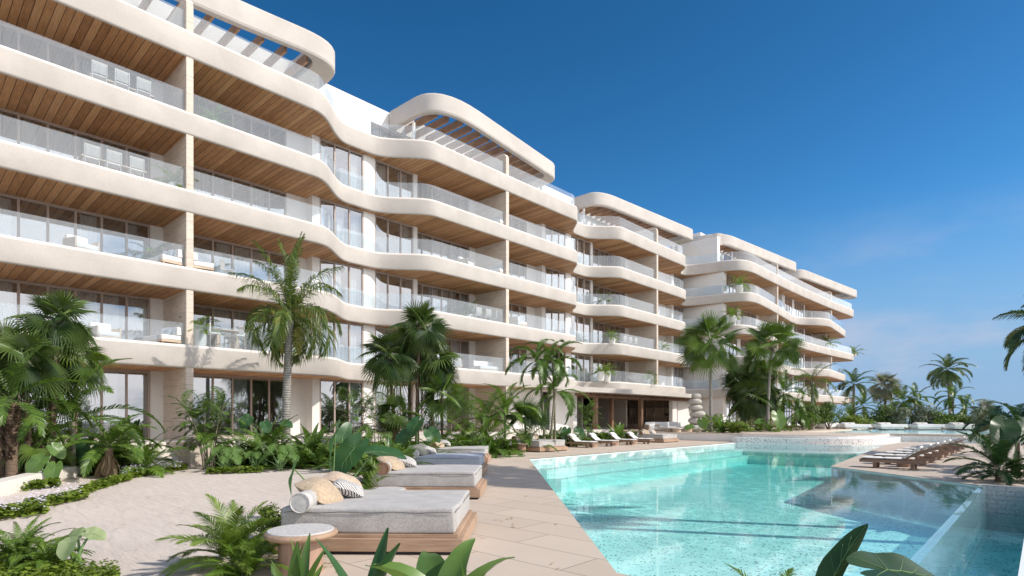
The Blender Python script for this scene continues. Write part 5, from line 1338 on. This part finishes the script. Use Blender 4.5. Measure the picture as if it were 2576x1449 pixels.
# ---- mid fan palms
MG = 'fan palms in front of the third bay'
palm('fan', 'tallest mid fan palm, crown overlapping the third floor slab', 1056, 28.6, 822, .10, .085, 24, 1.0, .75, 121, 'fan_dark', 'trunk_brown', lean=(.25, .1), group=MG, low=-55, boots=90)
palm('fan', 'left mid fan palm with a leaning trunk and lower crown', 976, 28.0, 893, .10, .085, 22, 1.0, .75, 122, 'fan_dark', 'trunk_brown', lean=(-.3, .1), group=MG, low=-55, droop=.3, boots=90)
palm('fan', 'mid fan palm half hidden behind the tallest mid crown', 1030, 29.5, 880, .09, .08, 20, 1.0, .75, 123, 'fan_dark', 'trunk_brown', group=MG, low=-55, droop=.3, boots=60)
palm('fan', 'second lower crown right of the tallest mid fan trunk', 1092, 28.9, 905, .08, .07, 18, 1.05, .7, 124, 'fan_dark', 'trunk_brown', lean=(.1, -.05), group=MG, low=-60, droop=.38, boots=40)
palm('fan', 'small bright fan palm under the second floor slab right of the mid palms', 1112, 28.2, 992, .06, .05, 13, .9, .7, 125, 'fan', 'trunk_brown', group=MG, low=-35, boots=30)
palm('fan', 'short fan palm at the foot of the mid fan trunks', 1000, 27.5, 1040, .06, .06, 12, .8, .6, 126, 'fan_dark', 'trunk_brown', group=MG, low=-35)
cane_palm('bamboo palm clump before the ground floor glass left of the mid fan palms', 892, 26.5, 985, 7, 127, spread=.5, L=1.1, leaf=.32)
cane_palm('thin bamboo palm clump close left of the mid fan trunks', 948, 27.0, 995, 6, 128, spread=.45, L=1.1, leaf=.32)
cane_palm('bamboo palm clump between the small bright fan palm and the arecas', 1168, 29.0, 1000, 8, 129, spread=.6, L=1.2, leaf=.34, lm='fern')
# ---- arecas and the three slim palms before the restaurant wall
palm('feather', 'full areca palm in front of the blank white wall', 1270, 31.5, 1042, .06, .05, 20, 2.2, 0, 131, 'fern', 'trunk_thin', nm='areca_palm', leaf=.45, low=0, hi=85, bend=75, nl=38)
palm('feather', 'second areca palm left of the full one', 1225, 30.5, 1055, .06, .05, 16, 1.9, 0, 132, 'feather', 'trunk_thin', nm='areca_palm', leaf=.42, low=0, bend=75, nl=34)
palm('fan', 'low dark fan palm at the foot of the blank white wall', 1322, 32.0, 1058, .06, .06, 14, .95, .7, 133, 'fan_dark', 'trunk_brown', low=0, droop=.1)
SG = 'slim feather palms by the restaurant wall'
palm('feather', 'slim palm with the leftmost and tallest crown of the three by the restaurant', 1352, 33.5, 905, .075, .055, 11, 1.95, 0, 134, 'feather', 'trunk_thin', lean=(-.45, .15), group=SG, leaf=.50, low=-35, bend=95, nl=40, w=.045, zb=.05)
palm('feather', 'slim palm whose crown sits behind the other two by the restaurant', 1390, 34.5, 905, .075, .055, 11, 1.95, 0, 135, 'feather', 'trunk_thin', lean=(-.1, .1), group=SG, leaf=.50, low=-35, bend=95, nl=40, w=.045, zb=.05)
palm('feather', 'lowest slim palm leaning right with long fronds by the restaurant', 1398, 33.6, 985, .075, .055, 12, 2.1, 0, 136, 'feather', 'trunk_thin', lean=(.3, -.1), group=SG, leaf=.52, low=-40, bend=95, nl=40, w=.045, zb=.05)
for i, (px, d, L, n, lm, lb) in enumerate(((1440, 37.5, 1.3, 14, 'feather', 'dark fern behind the first white lounger'), (1475, 39.0, 1.3, 14, 'feather', 'dark fern under the first timber post'), (1530, 41.0, 1.0, 14, 'fern', 'fern behind the third white lounger'), (1590, 43.5, 1.0, 12, 'lime', 'bright grassy fern beside the farthest grey daybed'), (1450, 36.0, .9, 12, 'lime', 'bright fern just behind the backrest of the first white lounger'), (1405, 36.5, 1.3, 14, 'feather', 'dark fern behind the slim palm trunks'))):
    fern_plant(lb, px, d, n, L, 140+i, lm, nl=28, low=5)
cane_palm('bamboo palm clump left of the first timber post', 1478, 39.5, 1010, 6, 146, spread=.4, L=1.0, leaf=.3)
lance_plant('tall upright leaf clump between the timber posts', 1555, 41.5, 12, 1.8, .18, 147, bend=45, low=45)
X, Y = at(1425, 36.3); ear_plant('dark elephant ear plant behind the white loungers', X, Y, .05, [(0, 0, 1.0, (-.3, -.5, -.8), (0, -.8, .6), .8), (.8, .2, .95, (.3, -.5, -.8), (.1, -.8, .6), .8), (-.8, 0, .85, (-.3, -.5, -.8), (0, -.8, .6), .7)])
# ---- terrace palms
TG = 'tall fan palms on the raised terrace'
palm('fan', 'tall fan palm with a ringed pole trunk right of the balanced stones', 1788, 48.5, 862, .135, .115, 26, 1.5, 1.75, 151, 'fan', 'trunk_grey', group=TG, low=-38, droop=.12, nseg=32, fruit=3)
palm('fan', 'tall fan palm with a slightly leaning ringed trunk, farther along the terrace', 1943, 52.5, 872, .145, .115, 26, 1.55, 1.75, 152, 'fan', 'trunk_grey', lean=(.35, -.3), group=TG, low=-38, droop=.12, nseg=32, fruit=3)
FG = 'dark fan palm thicket between the tall terrace palms'
for i, (px, d, y, lb) in enumerate(((1868, 55, 958, 'left crown of the dark fan palm thicket'), (1903, 56, 938, 'highest crown of the dark fan palm thicket'), (1886, 53.5, 1000, 'lower front crown of the dark fan palm thicket'), (1916, 57, 985, 'right crown of the dark fan palm thicket'))):
    palm('fan', lb + ' between the tall terrace palms', px, d, y, .11, .09, 20, 1.5, 1.1, 153+i, 'fan_dark', 'trunk_brown', group=FG, low=-60, droop=.3, boots=30)
palm('feather', 'bushy feather palm right of the second tall terrace palm', 1972, 56, 990, .10, .08, 18, 2.9, 0, 158, 'feather', 'trunk_thin', leaf=.7, low=-30, nl=38, w=.05)
palm('feather', 'drooping young palm in front of the far wing dining tables', 2004, 54.5, 1040, .07, .06, 11, 2.2, 0, 159, 'feather', 'trunk_thin', leaf=.6, low=-30, nl=36, w=.05, bend=95)
palm('feather', 'feather palm with shaggy fronds before the far wing', 2044, 59, 962, .16, .13, 14, 2.7, 0, 160, 'queen', 'trunk_grey', leaf=.55, low=-55, nl=48, w=.035, droop=.5, plume=.6, fruit=1)
for i, (px, d, rx, rz, lb) in enumerate(((2040, 57.5, 1.7, 1.3, 'large round bush left of the far wing end'), (2085, 60, 1.6, 1.3, 'large round bush at the end of the far wing'), (2020, 56.5, .9, .7, 'smaller round bush at the left of the two large ones'))):
    shrub(lb, px, d, rx, rz, 161+i, 'shrub', 3200, .12, zc=1.75 if i < 2 else 1.0, stems=9, group='round bushes before the far wing')
PG = 'plants in the white terrace planter'
lance_plant('pointed leaf clump at the foot of the first tall terrace palm', 1818, 46.8, 16, 1.5, .14, 165, bend=60, low=25, group=PG)
lance_plant('spiky variegated clump in the white terrace planter', 1842, 46.2, 12, 1.2, .09, 166, 'lime', bend=20, low=60, group=PG)
shrub('dense low bush spilling over the white terrace planter', 1855, 45.8, 1.2, .5, 167, 'cover', 2600, .09, group=PG, zc=.55)
fern_plant('fern palm right of the first tall terrace palm', 1808, 47.5, 16, 1.9, 168, 'fern', 'fern_palm', nl=28, low=5)
fern_plant('fern palm behind the balanced stones', 1790, 51.5, 14, 2.2, 169, 'fern', 'fern_palm', nl=28, low=10)
for i, (px, d, lb) in enumerate(((1915, 50.5, 'low fern bank left of the second tall palm'), (1935, 49.5, 'low fern at the foot of the second tall palm'), (1880, 51, 'low fern under the dark fan palm thicket'), (1975, 52, 'low fern right of the big terrace elephant ear leaf'))):
    fern_plant(lb, px, d, 16, 1.35, 170+i, 'fern' if i else 'feather', nl=26, low=5)
X, Y = at(1956, 49.0); ear_plant('huge ribbed elephant ear leaf at the foot of the second tall palm', X, Y, .6, [(0, 0, 2.0, (0.1, -.45, -.85), (.05, -.85, .45), 1.55), (-1.2, .2, 1.5, (-1, -.2, -.1), (0, -.4, .9), 1.0)], 'broad')
X, Y = at(1755, 46.3); ear_plant('wavy elephant ear leaves in front of the bottom balanced stone', X, Y, .55, [(.35, 0, 1.55, (.25, -.3, -.85), (-.5, -.7, .4), .95), (-.5, 0, 1.1, (-1, -.2, -.25), (0, -.5, .85), .8)], 'broad')
# ---- far right background
BG = 'coconut palms against the sky'
palm('feather', 'coconut palm behind the tip of the far wing balconies', 2148, 92, 968, .22, .18, 20, 3.9, 0, 181, 'coco', 'trunk_grey', group=BG, leaf=1.0, low=-40, nl=40, w=.075, droop=.4, bend=75)
palm('feather', 'tallest coconut palm standing alone against the sky over the far daybeds', 2383, 80, 930, .22, .17, 22, 3.1, 0, 182, 'coco', 'trunk_grey', group=BG, lean=(.5, .4), leaf=.9, low=-45, nl=42, w=.07, droop=.4, bend=75)
palm('fan', 'silver leaved fan palm on a thin trunk right of the far wing', 2227, 76, 968, .16, .13, 24, 1.35, 1.2, 183, 'silver', 'trunk_brown', low=-60, droop=.25)
palm('fan', 'small silver fan palm at the right above the dark shrubs', 2478, 60, 1034, .10, .09, 22, .95, .7, 184, 'silver', 'trunk_brown', low=-50, droop=.25)
for i, (px, d, y, n, L, lb) in enumerate(((2172, 72, 1022, 12, 2.6, 'small feather palm right under the silver fan palm'), (2140, 70, 1050, 14, 2.4, 'low feather palm at the corner of the far wing'), (2272, 70, 1012, 14, 2.6, 'dark areca palm behind the second far daybed'), (2302, 71, 1005, 14, 2.6, 'dark areca palm behind the gap between far daybeds'), (2398, 68, 1000, 12, 2.3, 'feather palm beside the tall coconut trunk'), (2428, 67, 1030, 12, 2.4, 'feather palm with arching fronds right of the tall coconut trunk'), (2288, 69, 1040, 14, 2.2, 'lower areca crown behind the second far daybed'))):
    palm('feather', lb, px, d, y, .08, .07, n, L, 0, 185+i, 'feather', 'trunk_thin', leaf=.62, low=-25, nl=36, w=.055, bend=85, group='feather palms behind the far daybeds')
for i, (px, d, rx, rz, lm, lb) in enumerate(((2218, 68, 2.3, 1.5, 'shrub', 'dark glossy bush with pale leaf edges behind the first far daybed'), (2256, 67, 1.9, 1.5, 'pale_shrub', 'silvery twiggy bush behind the second far daybed'), (2318, 67, 1.9, 1.5, 'pale_shrub', 'silvery twiggy bush left of the green hedge'), (2365, 66.5, 2.4, 1.0, 'fern', 'bright green bush behind the third far daybed'), (2418, 66, 2.0, 1.0, 'shrub', 'dark bush behind the fourth far daybed'), (2160, 66.5, 2.4, .9, 'cover', 'low green bush behind the low white wall'), (2478, 58, 1.6, 1.2, 'pale_shrub', 'grey leaved bush below the small silver fan palm'))):
    shrub(lb, px, d, rx, rz, 195+i, lm, 2600, .14, stems=8, group='bushes behind the far daybeds')
# ---- right hand planter: foreground foliage, its palm leaves darkened for shade
palm('feather', 'dark low palm with spiky fronds over the split stone planter wall', 2515, 16.3, 1185, .10, .10, 20, 1.35, 0, 211, 'feather_shaded', 'trunk_brown', leaf=.34, low=-5, hi=82, bend=55, nl=46, w=.024, zb=0.0)
palm('feather', 'dark palm behind the right planter with fronds against the pool', 2505, 21, 1075, .07, .06, 14, 1.0, 0, 212, 'feather_shaded', 'trunk_brown', leaf=.36, low=-20, nl=34, w=.035, bend=80)
palm('feather', 'bushy palm at the right picture edge above the ear leaf', 2560, 19, 1075, .07, .06, 15, 1.25, 0, 213, 'feather_shaded', 'trunk_brown', leaf=.40, low=-30, nl=36, w=.035, bend=80)
fern_plant('fern filling the right planter under the ear leaf', 2560, 16, 16, 1.1, 214, 'feather_shaded', 'fern_palm', low=0)
fern_plant('fern at the pool side of the right planter', 2492, 17.5, 12, .7, 215, 'feather_shaded', 'fern_palm', low=0)
X, Y = at(2540, 17.2); ear_plant('dark elephant ear leaf hanging over the right planter', X, Y, 0, [(-.15, 0, 1.55, (-.35, -.35, -.9), (-.3, -.85, .4), .95), (.5, .2, 1.45, (.6, -.3, -.6), (.1, -.8, .6), .8)], 'ear_dark')
palm('feather', 'coconut palm leaning in from the right picture edge', 2662, 27.5, 822, .17, .15, 26, 2.5, 0, 216, 'coco', 'trunk_grey', leaf=.75, low=-50, nl=64, w=.06, droop=.5, bend=75, group=BG, zb=0)
palm('feather', 'tall coconut palm rising from the planter beyond the right picture edge', 3330, 12.8, -558, .2, .16, 24, 3.4, 0, 217, 'coco', 'trunk_grey', leaf=.9, low=-50, nl=44, w=.075, droop=.4, bend=75, group=BG, zb=0)
palm('feather', 'unseen second coconut palm added beyond the right picture edge for wider deck shade', 3350, 14.2, -470, .2, .16, 24, 3.4, 0, 220, 'coco', 'trunk_grey', leaf=.9, low=-50, nl=44, w=.075, droop=.4, bend=75, group=BG, zb=0)  # out of view, added to widen the palm shade on the deck
# ---- foreground at the bottom edge
fern_plant('bright small palm at the left end of the nearest side table', 585, 6.95, 34, .78, 221, 'lime', 'fern_palm', low=8, hi=86, leaf=.20, nl=58, w=.0095, bend=60)
fern_plant('second small palm under the nearest side table, darker', 620, 6.55, 26, .62, 222, 'fern', 'fern_palm', low=0, leaf=.17, nl=50, w=.009, bend=60, zb=-.1)
lance_plant('striped upright leaves in front of the nearest side table at the bottom edge', 742, 4.75, 9, .78, .066, 223, bend=18, hi=88, low=62, cat='plant')
X, Y = at(905, 4.6); lance_plant('pair of broad dark leaves at the bottom edge before the nearest daybed', 925, 4.7, 4, .86, .115, 224, 'ear', bend=25, hi=80, low=62)
lance_plant('broad leaves just breaking the bottom edge below the deck', 1110, 4.5, 9, .92, .15, 225, 'broad', bend=75, hi=80, low=45)
lance_plant('single sword leaf at the bottom edge beside the pool deck', 1178, 4.4, 2, .80, .03, 226, 'broad', bend=5, hi=89, low=84)
X, Y = at(2062, 4.95); ear_plant('dark curled elephant ear leaf rising in front of the pool at the bottom edge', X, Y, -.05, [(.10, .05, .30, (.42, .05, 1.0), (-.93, -.30, .3), .92), (-.35, 0, .10, (-.6, 0, .3), (0, -.6, .8), .3)], 'ear_dark', wid=.30, fold=.7)
fern_plant('palm tuft at the bottom edge in front of the pool', 1955, 4.75, 12, .66, 227, 'fern', 'fern_palm', low=25, leaf=.16, nl=34, w=.010, bend=65, zb=-.05)
X, Y = at(2345, 4.6); ear_plant('elephant ear leaf lying across the bottom edge below the acrylic wall', X, Y, -.05, [(-.30, .1, .56, (1.0, .1, -.06), (0, -.30, .95), .85), (.2, -.1, .3, (.6, .2, .4), (-.3, -.6, .7), .5)], 'ear_dark', wid=.6)
fern_plant('feathery fern in the bottom left corner', 50, 6.9, 46, .66, 228, 'fern', low=0, leaf=.11, nl=64, w=.008, bend=70, droop=.4)
fern_plant('second feathery fern in the bottom left corner, nearer the caladium', 118, 6.7, 32, .48, 229, 'fern', low=0, leaf=.09, nl=54, w=.007, bend=70, droop=.4)
m_cal = m_leaf('caladium_leaf', (0.07, 0.15, 0.035), (0.46, 0.52, 0.30), .4, .25, None, .15); LM['cal'] = m_cal
X, Y = at(190, 6.7); ear_plant('white marbled caladium leaves over the ground cover in the bottom left corner', X, Y, 0, [(.0, -.1, .36, (.05, -.55, -.6), (0, -.75, .6), .26), (-.05, .1, .42, (-1, .1, -.1), (0, -.6, .8), .26), (.1, .1, .44, (1, .1, -.3), (.1, -.5, .85), .24)], 'cal', 'caladium')
# ---- ground cover: carpets of small round leaves with tiny flowers (nobody could count them)
def carpet(name, label, regions, n, hmax, ls, seed, lm='cover'):
    rg = random.Random(seed); mb = MB()
    for (px0, px1, d0, d1, wgt) in regions:
        for i in range(int(n*wgt)):
            u, v = rg.random(), rg.random(); px = px0 + (px1-px0)*u; d = d0 + (d1-d0)*u + rg.gauss(0, 1)*(0.16 if isinstance(wgt, float) else .3)
            X, Y = at(px, d); h = hmax*rg.random()**1.5*(0.4+.6*math.sin(5*X)*math.sin(4*Y+1)**2 if False else 1); s = ls*rg.uniform(.6, 1.3)*(d/12)**.3
            nn = Vector((rg.gauss(0, .45), rg.gauss(0, .45), 1)).normalized(); a = nn.orthogonal().normalized(); b = nn.cross(a); c = Vector((X, Y, h+.01))
            mb.add([c + (a*math.cos(k*1.0472)+b*math.sin(k*1.0472))*s*(1 if k else .75) for k in range(6)], [(0, 1, 2, 3, 4, 5)])
    return tag(mb.build(name, LM[lm]), label, None, None, 'stuff')
carpet('ground_cover', 'low green ground cover along the garden curb', [(-60, 120, 10.2, 11.2, 1.0), (60, 220, 11.2, 13.2, 1.0), (200, 330, 13.5, 17.0, 1.0), (330, 470, 17.5, 20.5, .8), (0, 150, 14.2, 15.4, .9), (520, 660, 18.8, 19.4, .5)], 1500, .18, .042, 301)
carpet('ground_cover', 'low round leaved ground cover in the bottom left corner', [(-40, 300, 6.4, 6.35, 2.0), (-60, 230, 5.9, 6.0, 1.5), (-80, 200, 6.9, 6.7, 1.0)], 1500, .16, .026, 302)
carpet('undergrowth', 'dark leafy undergrowth filling the garden beds', [(820, 1300, 21.5, 28.5, 2.5), (860, 1200, 19.5, 25.0, 2.0), (1300, 1470, 33, 38, 1.5), (0, 330, 18.0, 18.6, 2.0), (540, 830, 21.5, 22.5, 1.4), (920, 1080, 14.5, 19.5, 1.6), (1480, 1600, 39.5, 44, 1.0)], 1300, .75, .085, 303, 'shrub')
rg = random.Random(404); fm = MB()
for i in range(900):
    u = rg.random(); px, d = rg.choice([(-40+160*u, 10.3+.9*u), (70+140*u, 11.4+1.7*u), (300+160*u, 17.0+3.0*u), (300+160*u, 17.0+3.0*u), (330+80*u, 19.5+.6*u)]); d += rg.gauss(0, .22)
    X, Y = at(px, d); h = rg.uniform(.12, .36); c = Vector((X, Y, h)); s = rg.uniform(.013, .026); ph = rg.uniform(0, 6)
    fm.add([c + Vector((math.cos(ph+k*1.2566), math.sin(ph+k*1.2566), .5*(k % 2)))*s for k in range(5)], [(0, 1, 2, 3, 4)])
tag(fm.build('wildflowers', LM['petal']), 'tiny pale violet flowers scattered in the ground cover along the curb', None, None, 'stuff')
# ---- potted plants on the balconies
PP = 'potted palms on the balconies'
def potted(label, px, Y, k, L, h=.75, pr=.27, seed=1, n=16, lm='lime', z=None, low=5):
    X = xon(px, Y); t = thing('potted_palm', label, 'potted plant', (X, Y, fl(k) if z is None else z), 0, PP)
    mb = MB(); mb.lathe([(pr*.72, 0), (pr*.95, h*.25), (pr, h*.6), (pr*.86, h), (pr*.76, h-.02), (pr*.7, h-.07)], 24); mb.build('pot', M['pot'], t, smooth=50)
    feather_crown(n, L, seed, L*.27, 26, L*.022, low, 82, 70, 20, .3, .2).build('foliage', LM[lm], t, loc=(0, 0, h-.08))
for i, a in enumerate((('green potted palm at the fourth floor party wall of the left bay', 440, 29.2, 3, 1.0, .45, .30), ('potted palm behind the fifth floor glass right of the party wall', 541, 29.4, 4, 1.0, .5, .3), ('dark potted palm by the third floor party wall of the left bay', 388, 30.2, 2, 1.3, .6, .3), ('potted palm in a tall white pot beside the oak bar table', 503, 29.0, 1, 1.0, .85, .28), ('dark potted palm behind the tall palm fruit on the second floor', 668, 30.4, 1, 1.4, .8, .3), ('potted palm at the third floor party wall of the mid bay', 1182, 30.4, 2, 1.3, .7, .3), ('left one of two white potted plants over the restaurant canopy', 1511, 28.9, 1, 1.05, .85, .33), ('right one of two white potted plants over the restaurant canopy', 1527, 29.0, 1, 1.1, .95, .35), ('potted palm right of the pair over the restaurant canopy', 1628, 28.9, 1, 1.2, .5, .38), ('potted palm beside the white chairs on the third floor far bay', 1539, 29.0, 2, 1.05, .6, .33), ('dark potted palm by the curtains on the fourth floor far bay', 1517, 30.0, 3, 1.2, .6, .3), ('potted palm right of the far party wall on the third floor', 1665, 28.9, 2, 1.05, .6, .35), ('potted palm on the fifth floor corner balcony of the far wing', 1860, 24.6, 4, 1.6, .8, .42), ('potted palm on the fourth floor corner balcony of the far wing', 1843, 24.8, 3, 1.5, .8, .42), ('potted palm at the far party wall on the fourth floor of the far wing', 2081, 24.0, 3, 1.8, .8, .4), ('potted palm near the tip of the fourth floor far wing balcony', 2148, 23.4, 3, 1.8, .6, .4))):
    potted(a[0], a[1], a[2], a[3], a[4], a[5], a[6], 400+i, 16, 'feather' if a[0].startswith('dark') else 'lime')

# fallen leaves and palm scraps on the sand, round the beds and along the planting
rg = random.Random(77); fm = MB()
for i in range(170):
    px, d = rg.choice([(rg.uniform(250, 690), rg.uniform(7.5, 14)), (rg.uniform(480, 820), rg.uniform(15, 19)), (rg.uniform(790, 1420), rg.uniform(4.9, 7.2)), (rg.uniform(1180, 1420), rg.uniform(8, 24))])
    X, Y = at(px, d)
    if X > 5.6 and Y < X*0.97 - 1.9: continue
    a = rg.uniform(0, 6.28); L = rg.uniform(.02, .065); c = Vector((X, Y, rg.uniform(.006, .014))); u = Vector((math.cos(a), math.sin(a), 0)); v = Vector((-u.y, u.x, 0))
    fm.add([c-u*L, c+v*L*.3+UPV*.006, c+u*L+UPV*.012, c-v*L*.3+UPV*.004], [(0, 1, 2, 3)])
tag(fm.build('leaf_litter', LM['dead']), 'dry fallen leaves scattered over the sand and paving', None, None, 'stuff')
